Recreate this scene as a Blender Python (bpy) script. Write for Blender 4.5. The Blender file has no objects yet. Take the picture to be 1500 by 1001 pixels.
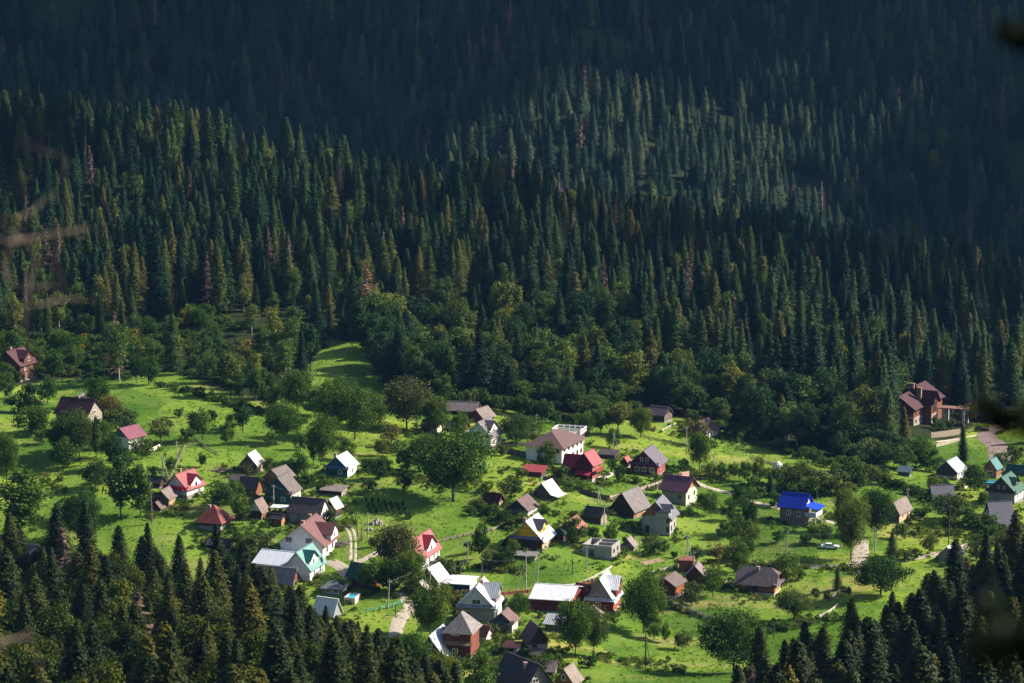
import bpy, math, random
import numpy as np
from mathutils import Vector, Matrix
random.seed(7); RS = np.random.RandomState(7)
sc = bpy.context.scene
COL = sc.collection

# ------------------------------------------------------------------ camera, world, sun, exposure
F = 4200.0; PITCH = 0.17; CX, CY = 750.0, 500.5
cam = bpy.data.objects.new('camera', bpy.data.cameras.new('camera')); COL.objects.link(cam)
cam.data.sensor_width = 36.0; cam.data.lens = 36.0 * F / 1500.0
cam.data.clip_start = 0.5; cam.data.clip_end = 9000
cam.rotation_euler = (math.pi / 2 - PITCH, 0, 0)
cam.data.dof.use_dof = True; cam.data.dof.focus_distance = 760; cam.data.dof.aperture_fstop = 3.2
sc.camera = cam
SUN_EL, SUN_AZ = math.radians(34), math.radians(14)      # azimuth measured from +X towards +Y
SV = Vector((math.cos(SUN_EL) * math.cos(SUN_AZ), math.cos(SUN_EL) * math.sin(SUN_AZ), math.sin(SUN_EL)))
w = bpy.data.worlds.new('World'); sc.world = w; w.use_nodes = True
nt = w.node_tree; bg = nt.nodes['Background']; sky = nt.nodes.new('ShaderNodeTexSky')
sky.sky_type = 'NISHITA'; sky.sun_disc = False
sky.sun_elevation = SUN_EL; sky.sun_rotation = math.pi / 2 - SUN_AZ
nt.links.new(sky.outputs[0], bg.inputs[0]); bg.inputs[1].default_value = 0.075
sl = bpy.data.lights.new('sun', 'SUN'); sl.energy = 5.0; sl.angle = math.radians(0.53); sl.color = (1.0, 0.93, 0.82)
so = bpy.data.objects.new('sun', sl); COL.objects.link(so)
so.rotation_euler = (-SV).to_track_quat('-Z', 'Y').to_euler(); so.location = (600, 100, 500)
sc.view_settings.view_transform = 'Standard'; sc.view_settings.look = 'None'
sc.view_settings.exposure = 1.15; sc.view_settings.gamma = 1; sc.view_settings.use_curve_mapping = False

# ------------------------------------------------------------------ ray helpers and terrain
SP, CP = math.sin(PITCH), math.cos(PITCH)
def ray(px, py):
    u = (px - CX) / F; v = -(py - CY) / F
    return np.array((u, CP + SP * v, -SP + CP * v))
def at_Y(px, py, Y):
    d = ray(px, py); return d * (Y / d[1])
def project(X, Y, Z):
    f = Y * CP - Z * SP; up = Y * SP + Z * CP
    return CX + F * X / f, CY - F * up / f, f
ctrl = []
for X in (-420, -200, 0, 200, 420):
    for Y, z in ((-60, 14), (0, -2.5), (100, -50), (200, -90), (300, -120), (400, -140), (500, -156)):
        ctrl.append((X * (0.6 + 0.4 * max(Y, 0) / 500), Y, z))
    for Y, z in ((1290, -190), (1450, -168), (1580, -105), (1700, -48), (1900, 60), (2300, 260), (2700, 420)):
        X2 = X * 1.5
        ctrl.append((X2, Y, z - (X2 + 100) * 0.065 if Y < 1800 else z))
for px, py, Y in (
    (-150, 950, 590), (0, 950, 600), (300, 950, 602), (600, 950, 603), (900, 950, 603), (1200, 950, 603), (1500, 950, 605),
    (-150, 720, 700), (0, 720, 705), (300, 720, 712), (600, 720, 722), (900, 720, 738), (1200, 760, 722), (1500, 760, 735),
    (-150, 600, 790), (0, 600, 800), (300, 600, 815), (600, 600, 835), (900, 600, 862), (1200, 640, 850), (1500, 640, 865), (1650, 640, 870),
    (0, 480, 925), (300, 480, 935), (600, 520, 900), (900, 530, 915), (1200, 560, 930), (1500, 570, 940),
    (0, 340, 1035), (300, 360, 1035), (600, 410, 1000), (900, 450, 985), (1200, 480, 1000), (1500, 510, 1010),
    (-150, 195, 1160), (0, 205, 1150), (300, 240, 1130), (600, 300, 1090), (900, 355, 1070), (1200, 402, 1060), (1500, 452, 1070), (1650, 480, 1075)):
    ctrl.append(tuple(at_Y(px, py, Y)))
C = np.array(ctrl); SCL = 300.0
def tps(r2): return np.where(r2 > 1e-12, r2 * np.log(np.maximum(r2, 1e-12)), 0) * 0.5
Pn = C[:, :2] / SCL; n = len(C)
K = tps(((Pn[:, None] - Pn[None]) ** 2).sum(-1)) + np.eye(n) * 0.0015
A = np.zeros((n + 3, n + 3)); A[:n, :n] = K; A[:n, n] = 1; A[:n, n + 1:] = Pn; A[n, :n] = 1; A[n + 1:, :n] = Pn.T
W = np.linalg.solve(A, np.concatenate([C[:, 2], np.zeros(3)]))
def vnoise(x, y, seed=0):
    xi = np.floor(x).astype(np.int64); yi = np.floor(y).astype(np.int64); fx = x - xi; fy = y - yi
    def h(a, b):
        t = (a * 374761393 + b * 668265263 + seed * 1442695041) & 0x7fffffff
        t = ((t ^ (t >> 13)) * 1274126177) & 0x7fffffff
        return ((t ^ (t >> 16)) & 0xffff) / 65535.0
    fx = fx * fx * (3 - 2 * fx); fy = fy * fy * (3 - 2 * fy)
    return (h(xi, yi) * (1 - fx) + h(xi + 1, yi) * fx) * (1 - fy) + (h(xi, yi + 1) * (1 - fx) + h(xi + 1, yi + 1) * fx) * fy
gx = np.unique(np.concatenate([np.arange(-1600, -420, 40.0), np.arange(-420, -230, 8.0), np.arange(-230, 230, 2.0), np.arange(230, 420, 8.0), np.arange(420, 1601, 40.0)]))
gy = np.unique(np.concatenate([np.arange(-80, 380, 12.0), np.arange(380, 1000, 2.0), np.arange(1000, 1800, 7.0), np.arange(1800, 3000, 40.0)]))
GX, GY = np.meshgrid(gx, gy)
def height_full(X, Y):
    sh = X.shape; x = np.clip(X.ravel(), -640, 640) ; y = Y.ravel(); z = np.zeros_like(x)
    q = np.stack([x, y], 1) / SCL
    for i in range(0, len(x), 20000):
        r2 = ((q[i:i + 20000, None] - Pn[None]) ** 2).sum(-1)
        z[i:i + 20000] = tps(r2) @ W[:n] + W[n] + q[i:i + 20000] @ W[n + 1:]
    z = z.reshape(sh)
    v = np.clip((Y - 520) / 60, 0, 1)
    far = np.clip((Y - 1300) / 200, 0, 1)
    z += v * ((vnoise(X / 46, Y / 60, 1) - .5) * 4.6 + (vnoise(X / 17, Y / 24, 2) - .5) * 1.9 + (vnoise(X / 5, Y / 5, 3) - .5) * 0.28)
    z += far * ((vnoise(X / 130 + Y / 400, Y / 260, 4) - .5) * 36 + (vnoise(X / 50, Y / 80, 5) - .5) * 12)
    # the valley cut by the out-of-frame sides: hills go on rising left and right
    z += np.clip((np.abs(X) - 420) / 600, 0, 2) ** 1.3 * 120
    return z
GZ = height_full(GX, GY)
def hz(X, Y):
    X = np.atleast_1d(np.asarray(X, float)); Y = np.atleast_1d(np.asarray(Y, float))
    i = np.clip(np.searchsorted(gx, X) - 1, 0, len(gx) - 2); j = np.clip(np.searchsorted(gy, Y) - 1, 0, len(gy) - 2)
    a = (X - gx[i]) / (gx[i + 1] - gx[i]); b = (Y - gy[j]) / (gy[j + 1] - gy[j])
    return (GZ[j, i] * (1 - a) + GZ[j, i + 1] * a) * (1 - b) + (GZ[j + 1, i] * (1 - a) + GZ[j + 1, i + 1] * a) * b
TY = np.arange(380, 2200, 1.0)
def G(px, py):
    d = ray(px, py) / ray(px, py)[1]
    X = d[0] * TY; Z = d[2] * TY; h = hz(X, TY); k = int(np.argmax(Z < h))
    t0, t1 = TY[k - 1], TY[k]; e0 = Z[k - 1] - h[k - 1]; e1 = Z[k] - h[k]
    t = t0 + (t1 - t0) * e0 / (e0 - e1 + 1e-9)
    return np.array((d[0] * t, t, float(hz(d[0] * t, t)[0])))
def S_at(p): return F / (p[1] * CP - p[2] * SP)        # pixels (of 1500) per metre at a point

# ------------------------------------------------------------------ object helpers
def tag(o, label=None, cat=None, group=None, kind=None):
    for k, v in (('label', label), ('category', cat), ('group', group), ('kind', kind)):
        if v: o[k] = v
    return o
def empty(name, loc=(0, 0, 0), rz=0, **kw):
    o = bpy.data.objects.new(name, None); o.empty_display_size = 0.3; o.location = loc; o.rotation_euler = (0, 0, rz)
    COL.objects.link(o); return tag(o, **kw)
def addmesh(name, me, parent=None, loc=(0, 0, 0)):
    o = bpy.data.objects.new(name, me); COL.objects.link(o); o.parent = parent; o.location = loc; return o
class MB:
    def __init__(s): s.v = []; s.f = []; s.m = []
    def add(s, vs, fs, m=0):
        b = len(s.v); s.v += [tuple(map(float, v)) for v in vs]; s.f += [tuple(b + i for i in f) for f in fs]; s.m += [m] * len(fs); return s
    def box(s, x0, x1, y0, y1, z0, z1, m=0):
        return s.add([(x0,y0,z0),(x1,y0,z0),(x1,y1,z0),(x0,y1,z0),(x0,y0,z1),(x1,y0,z1),(x1,y1,z1),(x0,y1,z1)],
                     [(0,3,2,1),(4,5,6,7),(0,1,5,4),(1,2,6,5),(2,3,7,6),(3,0,4,7)], m)
    def slab(s, top, t=0.12, m=0):                     # polygon given as top points (ccw seen from above), thickness straight down
        k = len(top); vs = list(top) + [(x, y, z - t) for x, y, z in top]
        return s.add(vs, [tuple(range(k)), tuple(range(2 * k - 1, k - 1, -1))] + [(i, i + k, (i + 1) % k + k, (i + 1) % k) for i in range(k)], m)
    def tube(s, pts, rs, k=6, m=0):
        vs = []; fs = []
        for i, p in enumerate(pts):
            p = Vector(p); a = Vector(pts[max(i - 1, 0)]); b = Vector(pts[min(i + 1, len(pts) - 1)]); d = (b - a).normalized()
            u = d.orthogonal().normalized() if abs(d.z) < .9 else Vector((1, 0, 0)); u = (u - d * u.dot(d)).normalized(); v = d.cross(u)
            for j in range(k):
                t = 2 * math.pi * j / k; vs.append(tuple(p + (u * math.cos(t) + v * math.sin(t)) * rs[i]))
        for i in range(len(pts) - 1):
            for j in range(k):
                fs.append((i * k + j, i * k + (j + 1) % k, (i + 1) * k + (j + 1) % k, (i + 1) * k + j))
        fs.append(tuple(range(k - 1, -1, -1))); fs.append(tuple(range((len(pts) - 1) * k, len(pts) * k)))
        return s.add(vs, fs, m)
    def mesh(s, name, *mats):
        me = bpy.data.meshes.new(name); me.from_pydata(s.v, [], s.f)
        for x in mats: me.materials.append(x)
        if len(mats) > 1: me.polygons.foreach_set('material_index', s.m)
        me.update(); return me
    def build(s, name, mat, parent=None, loc=(0, 0, 0)):
        mats = mat if isinstance(mat, (list, tuple)) else [mat]
        return addmesh(name, s.mesh(name, *mats), parent, loc)

# ------------------------------------------------------------------ materials
MATS = {}
def newmat(name):
    m = bpy.data.materials.new(name); m.use_nodes = True; nt = m.node_tree; b = nt.nodes['Principled BSDF']; b.inputs['Roughness'].default_value = 0.85
    b.inputs['Specular IOR Level'].default_value = 0.25
    return m, nt, b
def noise(nt, scale, detail=4, coord='Object', stretch=None, rough=.6):
    tc = nt.nodes.new('ShaderNodeTexCoord'); mp = nt.nodes.new('ShaderNodeMapping'); nz = nt.nodes.new('ShaderNodeTexNoise')
    nt.links.new(tc.outputs[coord], mp.inputs[0]); nt.links.new(mp.outputs[0], nz.inputs['Vector'])
    if stretch: mp.inputs['Scale'].default_value = stretch
    nz.inputs['Scale'].default_value = scale; nz.inputs['Detail'].default_value = detail; nz.inputs['Roughness'].default_value = rough
    return nz.outputs['Fac']
def ramp(nt, fac, stops):
    r = nt.nodes.new('ShaderNodeValToRGB'); nt.links.new(fac, r.inputs[0]); e = r.color_ramp.elements
    while len(e) < len(stops): e.new(0.5)
    for q, (p, c) in zip(e, stops): q.position = p; q.color = (*c, 1)
    return r.outputs[0]
def mix(nt, a, b, fac, mode='MIX'):
    x = nt.nodes.new('ShaderNodeMix'); x.data_type = 'RGBA'; x.blend_type = mode
    for s, v in ((6, a), (7, b), (0, fac)):
        if isinstance(v, bpy.types.NodeSocket): nt.links.new(v, x.inputs[s])
        else: x.inputs[s].default_value = (*v, 1) if isinstance(v, tuple) else v
    return x.outputs[2]
def bump(nt, b, h, strength=.4, dist=.1):
    q = nt.nodes.new('ShaderNodeBump'); q.inputs['Strength'].default_value = strength; q.inputs['Distance'].default_value = dist
    nt.links.new(h, q.inputs['Height']); nt.links.new(q.outputs[0], b.inputs['Normal'])
def mul(c, k): return tuple(min(1, x * k) for x in c)
def surf(col, kind='plaster', axis='x'):
    key = (tuple(round(c, 3) for c in col), kind, axis)
    if key in MATS: return MATS[key]
    m, nt, b = newmat(kind)
    n1 = noise(nt, 1.3, 5)
    if kind == 'plaster':
        c = ramp(nt, n1, [(.3, mul(col, .78)), (.6, col), (.8, mul(col, 1.08))])
        n2 = noise(nt, 1.0, 3, stretch=(2.2, 2.2, .25)); c = mix(nt, c, mul(col, .7), ramp(nt, n2, [(.55, (0, 0, 0)), (.85, (.6, .6, .6))]))
        bump(nt, b, noise(nt, 14, 3), .3, .03)
    elif kind in ('plank', 'board'):                   # vertical planks / horizontal boards
        tc = nt.nodes.new('ShaderNodeTexCoord'); sx = nt.nodes.new('ShaderNodeSeparateXYZ'); nt.links.new(tc.outputs['Object'], sx.inputs[0])
        ad = nt.nodes.new('ShaderNodeMath'); ad.operation = 'ADD'
        if kind == 'plank': nt.links.new(sx.outputs[0], ad.inputs[0]); nt.links.new(sx.outputs[1], ad.inputs[1])
        else: nt.links.new(sx.outputs[2], ad.inputs[0]); ad.inputs[1].default_value = 0
        sn = nt.nodes.new('ShaderNodeMath'); sn.operation = 'MULTIPLY'; sn.inputs[1].default_value = 5.0; nt.links.new(ad.outputs[0], sn.inputs[0])
        fl = nt.nodes.new('ShaderNodeMath'); fl.operation = 'FLOOR'; nt.links.new(sn.outputs[0], fl.inputs[0])
        wn = nt.nodes.new('ShaderNodeTexWhiteNoise'); wn.noise_dimensions = '1D'; nt.links.new(fl.outputs[0], wn.inputs['W'])
        fr = nt.nodes.new('ShaderNodeMath'); fr.operation = 'FRACT'; nt.links.new(sn.outputs[0], fr.inputs[0])
        c = ramp(nt, wn.outputs['Value'], [(0, mul(col, .65)), (.6, col), (1, mul(col, 1.3))])
        c = mix(nt, c, mul(col, .6), ramp(nt, n1, [(.5, (0, 0, 0)), (.8, (.7, .7, .7))]))
        bump(nt, b, ramp(nt, fr.outputs[0], [(0, (0, 0, 0)), (.12, (1, 1, 1)), (.9, (1, 1, 1)), (1, (0, 0, 0))]), .8, .05)
    elif kind == 'brick':
        tc = nt.nodes.new('ShaderNodeTexCoord'); mp = nt.nodes.new('ShaderNodeMapping'); mp.inputs['Rotation'].default_value = (math.pi / 2, 0, 0)
        br = nt.nodes.new('ShaderNodeTexBrick'); br.inputs['Scale'].default_value = 1.6
        sx = nt.nodes.new('ShaderNodeSeparateXYZ'); cb = nt.nodes.new('ShaderNodeCombineXYZ'); ad = nt.nodes.new('ShaderNodeMath')
        nt.links.new(tc.outputs['Object'], sx.inputs[0]); nt.links.new(sx.outputs[0], ad.inputs[0]); nt.links.new(sx.outputs[1], ad.inputs[1])
        nt.links.new(ad.outputs[0], cb.inputs[0]); nt.links.new(sx.outputs[2], cb.inputs[1]); nt.links.new(cb.outputs[0], br.inputs['Vector'])
        br.inputs['Color1'].default_value = (*col, 1); br.inputs['Color2'].default_value = (*mul(col, .7), 1); br.inputs['Mortar'].default_value = (*mul(col, 1.25), 1)
        c = mix(nt, br.outputs['Color'], mul(col, .6), ramp(nt, n1, [(.5, (0, 0, 0)), (.8, (.6, .6, .6))]))
    elif kind in ('metal', 'slate'):                   # ribbed sheet / weathered corrugated asbestos
        wv = nt.nodes.new('ShaderNodeTexWave'); wv.bands_direction = axis.upper(); tc = nt.nodes.new('ShaderNodeTexCoord')
        nt.links.new(tc.outputs['Object'], wv.inputs['Vector']); wv.inputs['Scale'].default_value = 0.75 if kind == 'metal' else 1.1
        st = (1, 1, 1)
        n2 = noise(nt, .9, 5, stretch=(3.5, .6, .6) if axis == 'x' else (.6, 3.5, .6))
        lo = .68 if kind == 'metal' else .5
        c = ramp(nt, n2, [(.3, mul(col, lo)), (.6, col), (.8, mul(col, 1.12 if kind == 'metal' else 1.35))])
        c = mix(nt, c, mul(col, .75 if kind == 'metal' else .45), ramp(nt, noise(nt, .5, 6), [(.52, (0, 0, 0)), (.75, (.6, .6, .6))]))
        c = mix(nt, c, mul(col, .55), ramp(nt, wv.outputs['Fac'], [(.0, (.45, .45, .45)), (.25, (0, 0, 0))]))
        bump(nt, b, wv.outputs['Fac'], .7, .06)
        b.inputs['Roughness'].default_value = .55 if kind == 'metal' else .85
        b.inputs['Specular IOR Level'].default_value = .2 if kind == 'metal' else .15
    elif kind == 'tile':
        br = nt.nodes.new('ShaderNodeTexBrick'); tc = nt.nodes.new('ShaderNodeTexCoord'); nt.links.new(tc.outputs['Object'], br.inputs['Vector']); br.inputs['Scale'].default_value = 1.1
        br.inputs['Color1'].default_value = (*col, 1); br.inputs['Color2'].default_value = (*mul(col, .8), 1); br.inputs['Mortar'].default_value = (*mul(col, .45), 1)
        c = mix(nt, br.outputs['Color'], mul(col, .6), ramp(nt, n1, [(.5, (0, 0, 0)), (.8, (.6, .6, .6))]))
        b.inputs['Roughness'].default_value = .6
    elif kind == 'stone':
        vo = nt.nodes.new('ShaderNodeTexVoronoi'); vo.inputs['Scale'].default_value = 3; tc = nt.nodes.new('ShaderNodeTexCoord'); nt.links.new(tc.outputs['Object'], vo.inputs['Vector'])
        c = mix(nt, mul(col, 1.1), mul(col, .55), vo.outputs['Distance'])
    elif kind == 'gloss':
        c = ramp(nt, n1, [(.3, mul(col, .9)), (.7, col)]); b.inputs['Roughness'].default_value = .12; b.inputs['Specular IOR Level'].default_value = .6
    elif kind == 'bark':
        n2 = noise(nt, 3, 5, stretch=(3, 3, .5)); c = ramp(nt, n2, [(.3, mul(col, .5)), (.7, mul(col, 1.4))])
    nt.links.new(c, b.inputs['Base Color']); MATS[key] = m; return m
def foliage(name, stops, trans=.35, nscale=.35):
    m = bpy.data.materials.new(name); m.use_nodes = True; nt = m.node_tree; nt.nodes.clear()
    out = nt.nodes.new('ShaderNodeOutputMaterial'); oi = nt.nodes.new('ShaderNodeObjectInfo')
    c = ramp(nt, oi.outputs['Random'], stops)
    n1 = noise(nt, nscale, 3); c = mix(nt, c, ramp(nt, n1, [(.35, (.55, .6, .55)), (.65, (1.35, 1.3, 1.1))]), 1.0, 'MULTIPLY')
    gi = nt.nodes.new('ShaderNodeNewGeometry'); c = mix(nt, c, ramp(nt, gi.outputs['Random Per Island'], [(0, (.6, .62, .6)), (1, (1.4, 1.35, 1.2))]), 1.0, 'MULTIPLY')
    d = nt.nodes.new('ShaderNodeBsdfPrincipled'); d.inputs['Roughness'].default_value = .6; d.inputs['Specular IOR Level'].default_value = .08
    t = nt.nodes.new('ShaderNodeBsdfTranslucent'); x = nt.nodes.new('ShaderNodeMixShader'); x.inputs[0].default_value = trans
    nt.links.new(c, d.inputs['Base Color']); nt.links.new(mix(nt, c, (1.1, 1.25, .6), 1.0, 'MULTIPLY'), t.inputs['Color'])
    nt.links.new(d.outputs[0], x.inputs[1]); nt.links.new(t.outputs[0], x.inputs[2]); nt.links.new(x.outputs[0], out.inputs[0]); return m

# ------------------------------------------------------------------ ground sheet
def meadow_mask(X, Y):
    Z = hz(X, Y); px, py, f = project(X, Y, Z); return px, py
MEADOW = [(-150, 620), (-50, 575), (90, 556), (180, 556), (240, 540), (330, 575), (400, 590), (440, 575), (455, 520), (480, 498), (530, 503), (556, 560), (590, 585), (640, 600),
          (700, 590), (770, 606), (850, 620), (940, 604), (1000, 612), (1090, 640), (1160, 665), (1240, 676), (1300, 688), (1312, 640), (1400, 648), (1440, 612), (1500, 605), (1580, 620), (1640, 680), (1630, 800), (1500, 890), (1420, 925), (1340, 965), (1250, 1035), (1100, 1060), (900, 1140), (700, 1110), (600, 1060), (500, 1000), (420, 955), (330, 915), (220, 888), (0, 872), (-150, 870)]
def inpoly(px, py, poly):
    px = np.asarray(px, float); py = np.asarray(py, float); c = np.zeros(px.shape, bool); j = len(poly) - 1
    for i in range(len(poly)):
        xi, yi = poly[i]; xj, yj = poly[j]
        if yi != yj:
            t = ((yi > py) != (yj > py)) & (px < (xj - xi) * (py - yi) / (yj - yi) + xi); c ^= t
        j = i
    return c
me = bpy.data.meshes.new('ground'); NX, NY = len(gx), len(gy)
V = np.stack([GX, GY, GZ], -1).reshape(-1, 3)
idx = np.arange(NX * NY).reshape(NY, NX); Q = np.stack([idx[:-1, :-1], idx[:-1, 1:], idx[1:, 1:], idx[1:, :-1]], -1).reshape(-1, 4)
me.vertices.add(len(V)); me.vertices.foreach_set('co', V.ravel()); me.loops.add(Q.size); me.loops.foreach_set('vertex_index', Q.ravel())
me.polygons.add(len(Q)); me.polygons.foreach_set('loop_start', np.arange(0, Q.size, 4)); me.polygons.foreach_set('use_smooth', np.ones(len(Q), bool)); me.update(calc_edges=True)
ppx, ppy, _ = project(V[:, 0], V[:, 1], V[:, 2])
ms = (inpoly(ppx, ppy, MEADOW) & (V[:, 1] < 1000) & (V[:, 1] > 450)).astype(float)
at = me.attributes.new('meadow', 'FLOAT', 'POINT'); at.data.foreach_set('value', ms)
m, nt, b = newmat('grass_and_litter')
an = nt.nodes.new('ShaderNodeAttribute'); an.attribute_name = 'meadow'
g1 = ramp(nt, noise(nt, .035, 4), [(.32, (.050, .118, .016)), (.5, (.112, .195, .022)), (.64, (.19, .275, .034))])
g2 = mix(nt, g1, (.18, .26, .038), ramp(nt, noise(nt, .09, 5, stretch=(1, .6, 1)), [(.48, (0, 0, 0)), (.66, (.8, .8, .8))]))
g2 = mix(nt, g2, (.28, .25, .085), ramp(nt, noise(nt, .05, 6, stretch=(1, 1.6, 1)), [(.55, (0, 0, 0)), (.70, (.85, .85, .85))]))
g3 = mix(nt, g2, ramp(nt, noise(nt, .8, 6, rough=.75), [(.3, (.66, .68, .66)), (.5, (.97, .97, .97)), (.7, (1.25, 1.22, 1.15))]), 1.0, 'MULTIPLY')
vo = nt.nodes.new('ShaderNodeTexVoronoi'); vo.inputs['Scale'].default_value = .032; tcv = nt.nodes.new('ShaderNodeTexCoord'); mpv = nt.nodes.new('ShaderNodeMapping'); mpv.inputs['Rotation'].default_value = (0, 0, .5); mpv.inputs['Scale'].default_value = (1.6, .7, 0)
nt.links.new(tcv.outputs['Object'], mpv.inputs[0]); nt.links.new(mpv.outputs[0], vo.inputs['Vector']); sv = nt.nodes.new('ShaderNodeSeparateColor'); nt.links.new(vo.outputs['Color'], sv.inputs[0])
g3 = mix(nt, g3, ramp(nt, sv.outputs[0], [(0, (.55, .68, .58)), (.35, (.82, .87, .82)), (.7, (1.05, 1.0, 1.0)), (1, (1.38, 1.16, 1.15))]), 1.0, 'MULTIPLY')
fl = ramp(nt, noise(nt, .5, 5), [(.3, (.012, .020, .008)), (.7, (.035, .045, .015))])
nt.links.new(mix(nt, fl, g3, an.outputs['Fac']), b.inputs['Base Color'])
bump(nt, b, noise(nt, 1.1, 8, rough=.75), .9, .55); b.inputs['Roughness'].default_value = .95; b.inputs['Specular IOR Level'].default_value = .05
me.materials.append(m); tag(addmesh('ground', me), label='green meadow slopes with the village and dark forest floor', cat='ground', kind='structure')

def strip(name, pts, width, mat, lift=.03, label=None, samples=2.5):
    """a path draped on the ground along pixel waypoints"""
    P = [G(*p[:2]) for p in pts]; out = []
    for a, b2 in zip(P[:-1], P[1:]):
        k = max(1, int(np.linalg.norm(b2[:2] - a[:2]) / samples)); out += [a + (b2 - a) * i / k for i in range(k)]
    out.append(P[-1]); out = np.array(out)
    for _ in range(3): out[1:-1] = (out[:-2] + out[1:-1] * 2 + out[2:]) / 4
    d = np.gradient(out[:, :2], axis=0); d /= np.linalg.norm(d, axis=1)[:, None] + 1e-9; nrm = np.stack([-d[:, 1], d[:, 0]], 1)
    mb = MB(); vs = []; NW = 4
    for i, p in enumerate(out):
        wv = width * (.85 + .3 * float(vnoise(np.array(i * .35), np.array(len(name) * 3.1), 9)))
        for j in range(NW + 1):
            q = p[:2] + nrm[i] * wv * (j / NW - .5); vs.append((q[0], q[1], float(hz(q[0], q[1])[0]) + lift + (.05 if 0 < j < NW else -.03)))
    fs = [(i * (NW + 1) + j, i * (NW + 1) + j + 1, (i + 1) * (NW + 1) + j + 1, (i + 1) * (NW + 1) + j) for i in range(len(out) - 1) for j in range(NW)]
    mb.add(vs, fs); o = mb.build(name, mat); return tag(o, label=label, kind='structure')
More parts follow.
